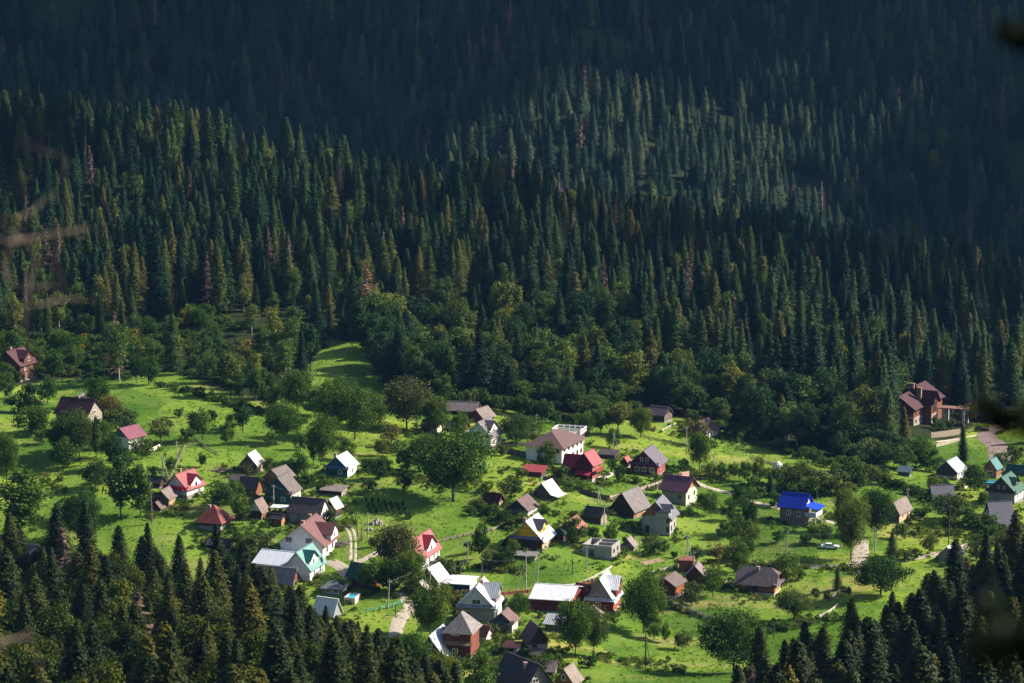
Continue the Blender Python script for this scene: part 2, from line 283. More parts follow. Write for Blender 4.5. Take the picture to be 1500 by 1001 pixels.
# ------------------------------------------------------------------ buildings
BUILD = []                                             # (px, py, short description) for the labels of what stands near
WHITE = (.74, .72, .68); CREAM = (.62, .56, .42); GREY = (.33, .32, .31); PINKW = (.56, .47, .42)
BROWN = (.13, .065, .035); DKWOOD = (.075, .045, .03); ORANGE = (.42, .17, .06); REDB = (.28, .06, .035); TEAL = (.03, .16, .15)
R_ASB = (.23, .195, .18); R_DARK = (.10, .085, .09); R_WHITE = (.70, .71, .73); R_MAG = (.42, .035, .06); R_PINK = (.44, .13, .13); R_MAR = (.11, .032, .036); R_BRN = (.17, .10, .085)  # the maroon is darkened with the left-edge house's shade
GLASS = (.03, .035, .045)
def house(name, label, cat, ax, ay, fw, sw, wh, rh, roof='gy', r=1.1, a=None, wall=(CREAM, 'plaster'), rc=(R_ASB, 'slate'), gable=None, base=None, wins=(), door=None,
          chim=(), dormer=None, pent=None, ov=.45, Lm=None, low=None, group=None, short=None, rightwall=None):
    dim = lambda c: mul(c, .72) if max(c) < .6 else c
    wall = (dim(wall[0]), wall[1]); rc = (dim(rc[0]), rc[1]); gable = gable and (dim(gable[0]), gable[1]); rightwall = rightwall and (dim(rightwall[0]), rightwall[1])
    if dormer: dormer = dormer[:4] + ((dim(dormer[4][0]), dormer[4][1]), (dim(dormer[5][0]), dormer[5][1]))
    P = G(ax, ay); s = S_at(P); dep = -P[2] / P[1]; fw, sw, wh, rh = fw * 1.07, sw * 1.07, wh * 1.06, rh * 1.06
    if a is None: a = math.atan2(abs(sw) / fw, r)
    else: a = math.radians(a)
    Wd = fw / s / math.cos(a); L = Lm or min(18, max(2.0, abs(sw) / s / max(.12, math.sin(abs(a)))))
    h = wh / s / math.cos(dep)
    if roof in ('gy',): rise = rh / s / math.cos(dep)
    else: rise = max(.5, (rh / s - (L / 2 + ov) * math.sin(dep) * math.cos(a)) / math.cos(dep))
    rz = -a; c, sn = math.cos(rz), math.sin(rz); lx, ly = Wd / 2, -L / 2
    cx, cy = P[0] - (c * lx - sn * ly), P[1] - (sn * lx + c * ly); z0 = P[2]
    root = empty(name, (cx, cy, z0), rz, label=label, cat=cat, group=group)
    BUILD.append((ax - fw / 2 + sw / 2, ay, short or label)); x0, x1, y0, y1 = -Wd / 2, Wd / 2, -L / 2, L / 2; DP = -3.0
    wm = surf(*wall); rm = surf(rc[0], rc[1], 'x' if roof in ('gx', 'hip', 'jerk', 'lean', 'flat') else 'y')
    mb = MB(); eps = .0
    if roof in ('gy',):
        mb.add([(x0,y0,DP),(x1,y0,DP),(x1,y0,h),(0,y0,h+rise-.06),(x0,y0,h),(x0,y1,DP),(x1,y1,DP),(x1,y1,h),(0,y1,h+rise-.06),(x0,y1,h)],
               [(0,1,2,3,4),(6,5,9,8,7),(1,6,7,2),(5,0,4,9),(2,7,8,3),(3,8,9,4),(0,5,6,1)])
    elif roof in ('gx', 'jerk'):
        k = rise if roof == 'gx' else rise * .55
        if roof == 'gx':
            mb.add([(x0,y0,DP),(x1,y0,DP),(x1,y1,DP),(x0,y1,DP),(x0,y0,h),(x1,y0,h),(x1,y1,h),(x0,y1,h),(x1,0,h+rise-.06),(x0,0,h+rise-.06)],
                   [(0,1,5,4),(2,3,7,6),(1,2,6,8,5),(3,0,4,9,7),(4,5,8,9),(6,7,9,8),(0,3,2,1)])
        else:
            t = 1 - k / rise
            mb.add([(x0,y0,DP),(x1,y0,DP),(x1,y1,DP),(x0,y1,DP),(x0,y0,h),(x1,y0,h),(x1,y1,h),(x0,y1,h),(x1,y0*t,h+k-.06),(x1,y1*t,h+k-.06),(x0,y0*t,h+k-.06),(x0,y1*t,h+k-.06)],
                   [(0,1,5,4),(2,3,7,6),(1,2,6,9,8,5),(3,0,4,10,11,7),(4,5,8,10),(6,7,11,9),(8,9,11,10),(0,3,2,1)])
    elif roof == 'lean': mb.add([(x0,y0,DP),(x1,y0,DP),(x1,y1,DP),(x0,y1,DP),(x0,y0,h),(x1,y0,h),(x1,y1,h+rise-.1),(x0,y1,h+rise-.1)], [(0,1,5,4),(1,2,6,5),(2,3,7,6),(3,0,4,7),(4,5,6,7),(0,3,2,1)])
    elif roof == 'shell':                              # roofless: four walls with cross walls inside
        t = .35
        mb.box(x0, x1, y0, y0+t, DP, h); mb.box(x0, x1, y1-t, y1, DP, h); mb.box(x0, x0+t, y0+t, y1-t, DP, h*.99); mb.box(x1-t, x1, y0+t, y1-t, DP, h*.99)
        mb.box(-t/2-Wd*.12, t/2-Wd*.12, y0+t, y1-t, DP, h*.97); mb.box(-Wd*.12+t/2, x1-t, L*.1, L*.1+t, DP, h*.95); mb.box(x0+t, x1-t, y0+t, y1-t, .1, .3)
    else: mb.box(x0, x1, y0, y1, DP, h)
    mb.build('wall', wm, root)
    # foundation
    b_ = base if base is not None else ((.30, .28, .26), .35)
    if b_: fb = MB(); fb.box(x0-.05, x1+.05, y0-.05, y1+.05, DP-.2, b_[1]); fb.build('foundation', surf(b_[0], 'stone'), root)
    # roof
    o = ov; g = ov * .9; t = .14; sx = rise / (Wd / 2); sy = rise / (L / 2); rb = MB(); tp = .05
    if roof == 'gy':
        e = h - o * sx + tp; q = h + rise + tp
        rb.slab([(x1+o, y0-g, e), (x1+o, y1+g, e), (0, y1+g, q), (0, y0-g, q)], t); rb.slab([(0, y0-g, q), (0, y1+g, q), (x0-o, y1+g, e), (x0-o, y0-g, e)], t)
        rb.box(-.14, .14, y0-g-.02, y1+g+.02, q-.05, q+.06)
    elif roof == 'gx':
        e = h - o * sy + tp; q = h + rise + tp
        rb.slab([(x0-g, y0-o, e), (x1+g, y0-o, e), (x1+g, 0, q), (x0-g, 0, q)], t); rb.slab([(x0-g, 0, q), (x1+g, 0, q), (x1+g, y1+o, e), (x0-g, y1+o, e)], t)
        rb.box(x0-g-.02, x1+g+.02, -.14, .14, q-.05, q+.06)
    elif roof == 'jerk':
        e = h - o * sy + tp; q = h + rise + tp; k = rise * .55; tt = 1 - k / rise; hx = min(Wd * .16, L * .3)
        rb.add([(x0-g,y0-o,e),(x1+g,y0-o,e),(x1+g,y1+o,e),(x0-g,y1+o,e),(x1+g,y0*tt,h+k+tp),(x1+g,y1*tt,h+k+tp),(x0-g,y0*tt,h+k+tp),(x0-g,y1*tt,h+k+tp),(x1-hx,0,q),(x0+hx,0,q)],
               [(0,1,4,8,9,6),(2,3,7,9,8,5),(4,5,8),(7,6,9)])
        rb.slab([(x1-.1, y0-o, h+.1), (x1+o*1.6, y0-o, h-.35), (x1+o*1.6, y1+o, h-.35), (x1-.1, y1+o, h+.1)], .1)
    elif roof == 'hip':
        q = h + rise + tp; hl = max(0, (Wd - L) / 2) ; hy = max(0, (L - Wd) / 2); e = h - o * .5 + tp
        rise = max(rise, .26 * min(Wd, L)); q = h + rise + tp; e = h + tp - o * rise / (min(Wd, L) / 2); X0, X1, Y0, Y1 = x0-o, x1+o, y0-o, y1+o
        if hl >= hy: rb.add([(X0,Y0,e),(X1,Y0,e),(X1,Y1,e),(X0,Y1,e),(-hl,0,q),(hl,0,q)], [(0,1,5,4),(1,2,5),(2,3,4,5),(3,0,4),(0,3,2,1)] if hl > .05 else [(0,1,4),(1,2,4),(2,3,4),(3,0,4),(0,3,2,1)])
        else: rb.add([(X0,Y0,e),(X1,Y0,e),(X1,Y1,e),(X0,Y1,e),(0,-hy,q),(0,hy,q)], [(0,1,4),(1,2,5,4),(2,3,5),(3,0,4,5),(0,3,2,1)])
    elif roof == 'lean': rb.slab([(x0-o, y0-o, h-.1+tp), (x1+o, y0-o, h-.1+tp), (x1+o, y1+o, h+rise+.1+tp), (x0-o, y1+o, h+rise+.1+tp)], t)
    elif roof == 'flat': rb.slab([(x0-o, y0-o, h+.02), (x1+o, y0-o, h+.02), (x1+o, y1+o, h+.25), (x0-o, y1+o, h+.25)], .18)
    rf = rb.build('roof', rm, root) if rb.v else root
    if gable:                                           # gable cladding, a little proud of the wall
        gm = surf(*gable); gb = MB(); z = .12
        if roof == 'gy': gb.add([(x0+.1, y0-.05, h+.02), (x1-.1, y0-.05, h+.02), (0, y0-.05, h+rise-.25), (x0+.1, y0+.02, h+.02), (x1-.1, y0+.02, h+.02), (0, y0+.02, h+rise-.25)], [(0,1,2),(3,5,4),(0,3,4,1),(1,4,5,2),(2,5,3,0)])
        else: gb.add([(x1+.05, y0+.1, h+.02), (x1+.05, y1-.1, h+.02), (x1+.05, 0, h+rise*(.9 if roof=='gx' else .5)), (x1-.02, y0+.1, h+.02), (x1-.02, y1-.1, h+.02), (x1-.02, 0, h+rise*(.9 if roof=='gx' else .5))], [(0,1,2),(3,5,4),(0,3,4,1),(1,4,5,2),(2,5,3,0)])
        gb.build('gable', gm, root)
    if low:                                             # lower storey in another finish, front (and right)
        c_, k_, hh = low; lb = MB(); lb.box(x0-.03, x1+.03, y0-.04, y1+.03, DP+.1, hh*h); lb.build('lower_wall', surf(c_, k_), root)
    if rightwall:  # right side's own finish, its sunlit brightness often put into the colour
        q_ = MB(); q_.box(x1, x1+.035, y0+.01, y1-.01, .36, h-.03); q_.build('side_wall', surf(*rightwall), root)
    if pent:
        pc, pz = pent; q_ = MB(); z = h * pz if pz < 1.001 else pz
        q_.slab([(x0-.5, y0-.85, z-.3), (x1+.5, y0-.85, z-.3), (x1+.5, y0+.02, z+.3), (x0-.5, y0+.02, z+.3)], .1); q_.build('pent_roof', surf(pc, 'slate', 'x'), root)
    for (f, u, z, ww, hh, *k) in wins: window(root, f, u, z, ww, hh, x0, x1, y0, y1, *(k or ((.7, .68, .64),)))
    if door:
        f, u, ww, hh, dc = door; X = x0 + (x1 - x0) * u if f == 'F' else y0 + (y1 - y0) * u
        q_ = MB(); k_ = MB()
        if f == 'F': q_.box(X-ww/2, X+ww/2, y0-.09, y0+.02, .1, hh); k_.box(X+ww/2-.2, X+ww/2-.08, y0-.16, y0-.09, hh*.45, hh*.52)
        else: q_.box(x1-.02, x1+.09, X-ww/2, X+ww/2, .1, hh); k_.box(x1+.09, x1+.16, X+ww/2-.2, X+ww/2-.08, hh*.45, hh*.52)
        d_ = q_.build('door', surf(dc, 'plank'), root); k_.build('handle', surf((.3, .28, .2), 'gloss'), d_)
    for (u, v, ch) in chim:
        X = x0 + (x1-x0)*u; Y = y0 + (y1-y0)*v; top = h + rise + ch
        q_ = MB(); q_.box(X-.32, X+.32, Y-.32, Y+.32, h*.8, top); q_.box(X-.4, X+.4, Y-.4, Y+.4, top, top+.14)
        q_.build('chimney', surf((.34, .22, .18), 'brick'), rf)
    if dormer and roof == 'gy':                         # gabled dormer on the right-hand slope: (y fraction, width, front x fraction, ridge fraction, roof colour, wall colour)
        v, dw, xf, zt, dc, dwc = dormer; dw *= 1.2; zt = min(.97, zt + .08); Y = y0 + L * v; X = x1 * xf; zr = h + rise * zt; ze = zr - dw * .38; xs = x1 * (1 - zt)
        q_ = MB(); q_.add([(.1, Y-dw/2+.15, h), (X, Y-dw/2+.15, h-.1), (X, Y+dw/2-.15, h-.1), (.1, Y+dw/2-.15, h), (.1, Y-dw/2+.15, ze), (X, Y-dw/2+.15, ze), (X, Y+dw/2-.15, ze), (.1, Y+dw/2-.15, ze), (.1, Y, zr-.1), (X, Y, zr-.1)],
                          [(0,1,5,4),(1,2,6,9,5),(2,3,7,6),(3,0,4,8,7),(4,5,9,8),(6,7,8,9),(0,3,2,1)])
        dd = q_.build('dormer', surf(*dwc), root)
        p_ = MB(); k = .38 / .5; oo = .3
        p_.slab([(max(xs-1,0), Y-dw/2-oo, ze-oo*k+.05), (X+.45, Y-dw/2-oo, ze-oo*k+.05), (X+.45, Y, zr+.05), (max(xs-1,0), Y, zr+.05)], .1)
        p_.slab([(max(xs-1,0), Y, zr+.05), (X+.45, Y, zr+.05), (X+.45, Y+dw/2+oo, ze-oo*k+.05), (max(xs-1,0), Y+dw/2+oo, ze-oo*k+.05)], .1)
        p_.build('dormer_roof', surf(dc[0], dc[1], 'x'), dd)  # several dormer roofs are darkened copies: front-slope shade put into the colour
        f_ = MB(); f_.box(X-.02, X+.06, Y-.5, Y+.5, ze-1.2, ze); wn_ = f_.build('dormer_window', surf((.7, .68, .64), 'plaster'), dd)
        f_ = MB(); f_.box(X+.05, X+.09, Y-.38, Y+.38, ze-1.08, ze-.12); f_.build('pane', surf(GLASS, 'gloss'), wn_)
    root['_dim'] = (x0, x1, y0, y1, h, rise); return root
def window(root, f, u, z, ww, hh, x0, x1, y0, y1, fc=(.7, .68, .64)):
    fr = MB(); pn = MB(); t = min(.13, ww * .14)
    if f in ('F', 'B'):
        X = x0 + (x1 - x0) * u; sg = -1 if f == 'F' else 1; Y = y0 if f == 'F' else y1
        def bx(m_, a_, b_, c_, d_, p): lo, hi = sorted((Y - sg * .05, Y + sg * p)); m_.box(a_, b_, lo, hi, c_, d_)
        A0, A1 = X - ww / 2, X + ww / 2
    else:
        X = y0 + (y1 - y0) * u; sg = 1 if f == 'R' else -1; Y = x1 if f == 'R' else x0
        def bx(m_, a_, b_, c_, d_, p): lo, hi = sorted((Y - sg * .05, Y + sg * p)); m_.box(lo, hi, a_, b_, c_, d_)
        A0, A1 = X - ww / 2, X + ww / 2
    bx(fr, A0, A0+t, z, z+hh, .10); bx(fr, A1-t, A1, z, z+hh, .10); bx(fr, A0+t, A1-t, z, z+t, .10); bx(fr, A0+t, A1-t, z+hh-t, z+hh, .10)
    if ww > .9: bx(fr, X-.04, X+.04, z+t, z+hh-t, .09)
    bx(pn, A0+t*.9, A1-t*.9, z+t*.9, z+hh-t*.9, .06)
    w_ = fr.build('window', surf(fc, 'plaster'), root); pn.build('pane', surf(GLASS, 'gloss'), w_)
DK = (.05, .04, .035); H = house
def two(f, z=1.2, w=1.0, h=1.3, c=(.7, .68, .64)): return [(f, .3, z, w, h, c), (f, .7, z, w, h, c)]
# --- left side of the village
H('brick_house', 'two storey bare brick house with maroon roof among trees at the left edge', 'house', 30, 560, 38, 14, 24, 17, a=24, wall=((.17, .055, .035), 'brick'), rc=(R_MAR, 'tile'), ov=.7, Lm=8.5,  # left-edge shade is put into these darkened brick and maroon tones
  wins=[('F', .35, 3.4, 1.1, 1.4), ('F', .72, 3.4, 1, 1.4), ('R', .3, 3.2, 1, 1.6), ('R', .7, 3.2, 1, 1.6), ('R', .3, .6, 1, 1.8), ('R', .7, .6, 1, 1.8)], dormer=(.55, 4.5, 1.02, .93, (R_MAR, 'tile'), ((.17, .055, .035), 'brick')), chim=[(.4, .4, .6)], short='the brick house at the left edge')
H('house', 'cream two storey house with dark maroon roof half hidden by trees', 'house', 129, 645, 46, 15, 36, 21, roof='gx', r=.75, wall=((.42, .37, .27), 'plaster'), rc=((.085, .028, .03), 'tile'), ov=.6, wins=two('F') + two('R') + two('R', 3.9) + [('R', .5, 6.6, .9, 1.1)], chim=[(.5, .5, .5)], short='the cream house with the maroon roof')
H('shed', 'small grey roofed shed just behind the cream maroon roofed house', 'shed', 122, 601, 21, 8, 8, 10, wall=(DKWOOD, 'plank'), rc=((.36, .32, .32), 'slate'), short='the grey shed behind the maroon roofed house')
H('house', 'small white house with bright pink roof beside a low white wall', 'house', 189, 660, 25, 19, 17, 12, wall=(WHITE, 'plaster'), rc=((.30, .10, .14), 'metal'), gable=((.25, .2, .17), 'plank'), wins=two('R', .9, .8, 1.1), short='the small house with the bright pink roof')
H('chalet', 'pink roofed chalet with magenta dormer and balcony on the left slope', 'house', 274, 733, 31, 19, 17, 17, r=1.15, wall=(WHITE, 'plaster'), rc=(R_PINK, 'metal'), pent=(R_MAG, .98), low=((.30, .24, .2), 'stone', .36), ov=.6,
  dormer=(.55, 4.0, 1.02, .80, (R_MAG, 'metal'), (WHITE, 'plaster')), wins=[('F', .3, 1.9, 1, .9), ('F', .7, 1.9, 1, .9), ('R', .75, .7, 1, 1.4)], chim=[(.3, .5, .5)], short='the pink roofed chalet')
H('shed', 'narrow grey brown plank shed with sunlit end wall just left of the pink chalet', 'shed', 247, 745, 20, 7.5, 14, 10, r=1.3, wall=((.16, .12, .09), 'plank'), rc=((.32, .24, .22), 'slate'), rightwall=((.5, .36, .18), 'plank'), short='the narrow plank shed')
H('shed', 'lowest tiny brown lean shed below the narrow plank shed', 'shed', 235, 750, 13, 6, 6, 7, wall=(BROWN, 'plank'), rc=((.24, .16, .14), 'slate'), short='the tiny brown lean shed')
H('shed', 'dark flat looking shed behind the narrow plank shed near the leaning pole', 'shed', 234, 716, 18, 6, 9, 8, roof='gx', r=.7, wall=(DKWOOD, 'plank'), rc=(R_DARK, 'slate'), short='the dark shed by the leaning pole')
H('pavilion_house', 'small house with red hipped roof and dark wooden walls alone on the grass', 'house', 323, 780, 33, 12, 16, 22, roof='hip', r=1.0, wall=((.12, .08, .06), 'plank'), rc=((.34, .085, .07), 'metal'), low=((.34, .30, .27), 'stone', .45), ov=.8, wins=[('R', .35, 1.9, 1, 1), ('R', .7, 1.9, 1, 1), ('F', .85, 1.9, .9, .9)], chim=[(.2, .7, -.6)], short='the red hipped roof house')
H('shed', 'little wooden shed with bright white roof standing highest of the sheds', 'shed', 376, 696, 23, 7, 15, 13, wall=((.17, .12, .09), 'plank'), rc=(R_WHITE, 'metal'), rightwall=((.55, .42, .28), 'plank'), short='the highest white roofed shed')
H('shed', 'orange walled shed with dark corrugated roof and low annex', 'shed', 375, 729, 24, 7, 13, 15, roof='gx', r=.8, wall=((.34, .13, .055), 'plank'), rc=((.13, .10, .10), 'slate'), wins=[('F', .75, .8, .7, .8)], short='the orange shed')
H('lean_shed', 'small open dark lean shed left of the white roofed shed', 'shed', 352, 712, 14, 3, 8, 6, roof='lean', r=.8, wall=(DK, 'plank'), rc=(R_DARK, 'slate'), short='the open lean shed')  # solid dark walls carry the shade of the open inside
H('house', 'tan gabled wooden house directly behind the teal house', 'house', 411, 717, 24, 16, 15, 11, r=1.2, wall=((.22, .13, .09), 'plank'), gable=((.36, .25, .12), 'plank'), rc=((.27, .22, .20), 'slate'), rightwall=((.50, .27, .1), 'plank'), wins=[('R', .5, .9, .9, 1)], short='the tan gabled house')
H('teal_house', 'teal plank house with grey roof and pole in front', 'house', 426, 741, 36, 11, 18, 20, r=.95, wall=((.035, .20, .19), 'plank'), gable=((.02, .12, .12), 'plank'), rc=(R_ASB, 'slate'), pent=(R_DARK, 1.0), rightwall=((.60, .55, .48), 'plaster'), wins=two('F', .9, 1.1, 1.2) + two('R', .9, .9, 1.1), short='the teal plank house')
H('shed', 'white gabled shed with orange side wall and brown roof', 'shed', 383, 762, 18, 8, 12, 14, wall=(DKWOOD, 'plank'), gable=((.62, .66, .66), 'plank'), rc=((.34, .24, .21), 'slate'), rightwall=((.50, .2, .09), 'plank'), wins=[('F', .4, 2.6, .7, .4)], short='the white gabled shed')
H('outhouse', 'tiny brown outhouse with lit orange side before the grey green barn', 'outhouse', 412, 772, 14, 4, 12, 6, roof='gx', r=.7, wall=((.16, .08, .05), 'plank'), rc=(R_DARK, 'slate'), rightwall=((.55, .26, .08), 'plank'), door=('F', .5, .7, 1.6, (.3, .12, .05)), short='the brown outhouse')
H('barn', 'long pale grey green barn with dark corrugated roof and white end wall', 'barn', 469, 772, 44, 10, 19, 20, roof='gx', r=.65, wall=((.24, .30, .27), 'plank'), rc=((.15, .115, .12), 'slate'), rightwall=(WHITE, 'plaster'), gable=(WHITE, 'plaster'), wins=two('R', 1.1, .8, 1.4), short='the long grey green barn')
H('shed', 'red shed with bright white roof behind the end of the grey green barn', 'shed', 491, 760, 14, 8, 16, 10, wall=((.22, .05, .04), 'plank'), rc=(R_WHITE, 'metal'), low=(DK, 'plank', .5), short='the red shed with white roof')  # dark lower wall: shade of the open bay put in as colour
H('cottage', 'blue green cottage with very pale roof alone at the top of the meadow', 'cottage', 509, 701, 30, 12, 15, 14, wall=((.02, .15, .15), 'plank'), gable=((.05, .16, .26), 'plank'), pent=((.10, .15, .22), 1.0), rc=((.66, .66, .67), 'metal'), rightwall=(WHITE, 'plaster'), wins=[('F', .66, .9, 1.1, 1.3), ('R', .5, .9, .9, 1.2)], chim=[(.3, .3, .3)], short='the blue green cottage')
H('woodshed', 'low sagging woodshed with patchy flat roof below the blue green cottage', 'shed', 500, 728, 28, 7, 8, 5, roof='lean', r=.7, wall=(DKWOOD, 'plank'), rc=((.33, .27, .24), 'slate'), rightwall=((.5, .4, .28), 'plank'), short='the low woodshed')
H('white_house', 'large white house with wide brown gable and brown cross wing', 'house', 473, 821, 59, 10, 23, 25, r=1.15, a=14, Lm=11, wall=(WHITE, 'plaster'), rc=((.24, .11, .10), 'metal'), ov=.9,
  wins=[('F', .2, 4.0, 1.5, 1.1, (.2, .12, .1)), ('F', .67, 4.0, 1.5, 1.1, (.2, .12, .1)), ('F', .1, 1.0, .8, .8, (.2, .12, .1)), ('F', .45, 1.0, .8, .8, (.2, .12, .1)), ('F', .85, 1.0, .8, .8, (.2, .12, .1)), ('R', .3, 1.2, 1, 1.5, (.2, .12, .1)), ('R', .7, 1.2, 1, 1.5, (.2, .12, .1))],
  dormer=(.62, 4.8, 1.15, .72, ((.20, .085, .08), 'metal'), (WHITE, 'plaster')), chim=[(.5, .1, .5), (.45, .75, .4)], short='the large white house')
H('green_roof_house', 'white house with light turquoise roof and dark teal dormer', 'house', 454, 853, 36, 12, 19, 21, r=1.0, Lm=9, wall=(WHITE, 'plaster'), rc=((.20, .42, .36), 'metal'), ov=.6, low=((.60, .58, .56), 'plaster', .45),
  dormer=(.35, 4.2, .9, .95, ((.02, .15, .15), 'metal'), (WHITE, 'plaster')), wins=[('R', .3, 1, .9, 1.2), ('R', .7, 1, .9, 1.2)], short='the turquoise roofed house')
H('shed', 'upper shed with pale metal roof and red gable beside the turquoise roofed house', 'shed', 418, 838, 45, 9, 9, 19, roof='gx', r=.5, wall=((.3, .28, .27), 'plaster'), gable=((.24, .04, .04), 'plank'), rc=((.64, .66, .70), 'metal'), Lm=10, short='the pale metal roofed shed')
H('shed', 'lower shed with grey brown roof below the pale metal roofed shed', 'shed', 428, 862, 54, 8, 8, 20, roof='gx', r=.45, wall=((.32, .26, .22), 'plank'), gable=((.35, .1, .05), 'plank'), rc=((.36, .33, .31), 'slate'), short='the grey brown roofed shed')
H('summer_house', 'pale summer house with grey hipped roof next to a small pool', 'house', 501, 873, 27, 7, 11, 12, roof='hip', r=1.1, wall=((.52, .43, .40), 'plank'), rc=((.26, .27, .28), 'metal'), wins=two('F', .5, 1.2, 1.2), ov=.6, short='the hipped summer house by the pool')
H('shed', 'white roofed low building glimpsed through spruces left of the summer house', 'shed', 488, 908, 27, 10, 9, 20, roof='gx', r=.7, wall=((.4, .38, .37), 'plaster'), rc=((.74, .76, .80), 'metal'), short='the white roof among the spruces')
H('barn', 'dark red barn with mossy green roof behind orchard trees', 'barn', 541, 866, 32, 15, 17, 19, roof='gx', r=.8, wall=((.14, .03, .03), 'plank'), rc=((.05, .13, .11), 'slate'), rightwall=((.5, .16, .09), 'plank'), short='the mossy roofed red barn')
H('pink_house', 'white house with pink roof and magenta dormer beside the brown leaved tree', 'house', 616, 838, 29, 25, 19, 22, a=19, Lm=13, wall=(WHITE, 'plaster'), rc=(R_PINK, 'metal'), ov=.5, dormer=(.6, 5.2, .95, .95, (R_MAG, 'metal'), (WHITE, 'plaster')),
  wins=[('R', .2, 1.1, .8, 1.4), ('R', .45, 1.1, .8, 1.4), ('R', .7, 1.1, .8, 1.4), ('R', .9, 1.1, .8, 1.4)], chim=[(.3, .3, .4)], short='the white house with the pink roof')
H('house', 'cream walled building with white metal roof above the blue shed', 'house', 641, 869, 26, 14, 18, 15, wall=((.15, .1, .09), 'plank'), rc=(R_WHITE, 'metal'), rightwall=(CREAM, 'plaster'), wins=two('R', 1.2, .8, 1.1), short='the white roofed cream building')
H('shed', 'bright blue plank shed with pale roof', 'shed', 626, 875, 22, 10, 10, 10, wall=((.01, .06, .22), 'plank'), rc=((.68, .62, .52), 'slate'), short='the blue plank shed')
H('garage', 'long low garage with blue doors and flat white roof', 'garage', 688, 869, 33, 14, 12, 3, roof='flat', a=14, Lm=6.5, wall=((.012, .035, .12), 'board'), rc=(R_WHITE, 'metal'), rightwall=((.6, .56, .5), 'plaster'), short='the low garage with blue doors')
H('house', 'grey white house with big front gable, metal roof and vertical attic blinds', 'house', 724, 912, 49, 9, 22, 25, r=.9, a=10, Lm=9, wall=((.52, .45, .43), 'plaster'), gable=((.72, .73, .74), 'plaster'), rc=((.58, .60, .64), 'metal'), pent=((.32, .33, .37), 1.0), rightwall=(WHITE, 'plaster'),
  dormer=(.6, 5.5, 1.0, .95, ((.45, .48, .53), 'metal'), ((.36, .28, .28), 'plaster')), wins=[('F', .25, 1.0, 1.3, 1.4), ('F', .5, 3.9, 2.0, 1.2), ('R', .4, 1.1, .9, 1.3)], chim=[(.55, .5, .4)], ov=.6, short='the grey white metal roofed house')
H('house', 'tall reddish brown two storey house with grey hipped roof', 'house', 689, 966, 35, 9, 39, 27, roof='hip', r=1.0, Lm=7, wall=((.17, .05, .035), 'plank'), rc=((.36, .32, .30), 'slate'), ov=.7, pent=((.24, .15, .08), .55), rightwall=((.30, .09, .055), 'plank'), wins=[('F', .4, 5.0, 1.8, 1.0), ('F', .4, .9, 1.2, 1.2), ('R', .5, 4.8, .9, 1.1)], short='the tall reddish brown house')
H('shed', 'white walled outbuilding with rusty orange roof beside the tall brown house', 'shed', 712, 941, 24, 9, 11, 12, roof='gx', r=.6, wall=((.66, .66, .68), 'plank'), rc=((.36, .15, .09), 'slate'), rightwall=((.68, .60, .52), 'plaster'), short='the rusty roofed outbuilding')
H('house', 'small plaster house with brown roof and green gable right of the metal roofed house', 'house', 750, 928, 28, 8, 15, 12, r=1.0, wall=((.38, .33, .30), 'plaster'), gable=((.10, .14, .12), 'plank'), pent=((.07, .09, .08), 1.0), rc=((.27, .17, .15), 'slate'), rightwall=(CREAM, 'plaster'), short='the green gabled plaster house')
H('house', 'dark wooden gable with white roof edges rising out of the spruces', 'house', 649, 974, 36, 14, 15, 23, r=1.0, a=16, Lm=9, wall=((.10, .06, .045), 'plank'), rc=((.50, .55, .66), 'metal'), wins=[('F', .5, 3.2, 1.1, 1.1)], ov=.7, short='the dark gable in the spruces')
H('hut', 'tiny white hut with slanting maroon roof on the bright bank', 'hut', 757, 959, 18, 5, 9, 6, roof='lean', r=.8, wall=((.62, .58, .54), 'plaster'), rc=(R_MAR, 'metal'), wins=[('F', .6, .6, 1.1, .6, DK)], short='the tiny maroon roofed hut')
H('cabin', 'brown gabled cabin above a white basement with the left roof slope showing', 'cabin', 802, 954, 24, 5, 17, 17, a=-17, Lm=5.5, wall=((.16, .085, .05), 'board'), gable=((.14, .07, .04), 'board'), low=((.58, .5, .44), 'plaster', .6), rc=((.14, .085, .085), 'metal'), ov=.6, door=('F', .25, 1.2, 1.8, (.22, .05, .04)), short='the brown gabled cabin')
H('house', 'dark slate roofed house cut by the bottom edge, nearest of all', 'house', 806, 1012, 34, 8, 14, 26, a=-36, Lm=10, wall=((.42, .36, .33), 'plaster'), rc=((.075, .065, .085), 'metal'), ov=.8, wins=[('F', .4, 2.2, 1.6, 1.0)], chim=[(.35, .3, -.3)], short='the dark roofed house at the bottom edge')
H('shed', 'brown ribbed shed roof right behind the dark roofed bottom house', 'shed', 811, 992, 28, 6, 8, 15, roof='gx', r=.7, a=8, wall=((.2, .14, .1), 'plank'), rc=((.17, .125, .125), 'metal'), short='the brown ribbed shed')
H('house', 'orange wooden gabled house with tan roof cut by the bottom edge', 'house', 840, 1016, 25, 12, 15, 17, wall=((.34, .15, .06), 'plank'), rc=((.40, .32, .27), 'slate'), wins=[('F', .45, 2.4, .9, 1.3)], short='the orange gabled house at the bottom')
H('hut', 'small dark hut under a bush behind the bottom houses', 'hut', 790, 970, 12, 4, 10, 5, roof='lean', r=.8, wall=(DK, 'plank'), rc=((.16, .12, .11), 'slate'), short='the small dark hut')
H('barn', 'long maroon barn with wide bright white roof', 'barn', 836, 902, 55, 14, 21, 21, roof='gx', Lm=12.5, a=14, wall=((.15, .03, .035), 'board'), rc=(R_WHITE, 'metal'), rightwall=((.4, .06, .04), 'board'), base=((.42, .38, .34), .7), short='the long maroon barn')
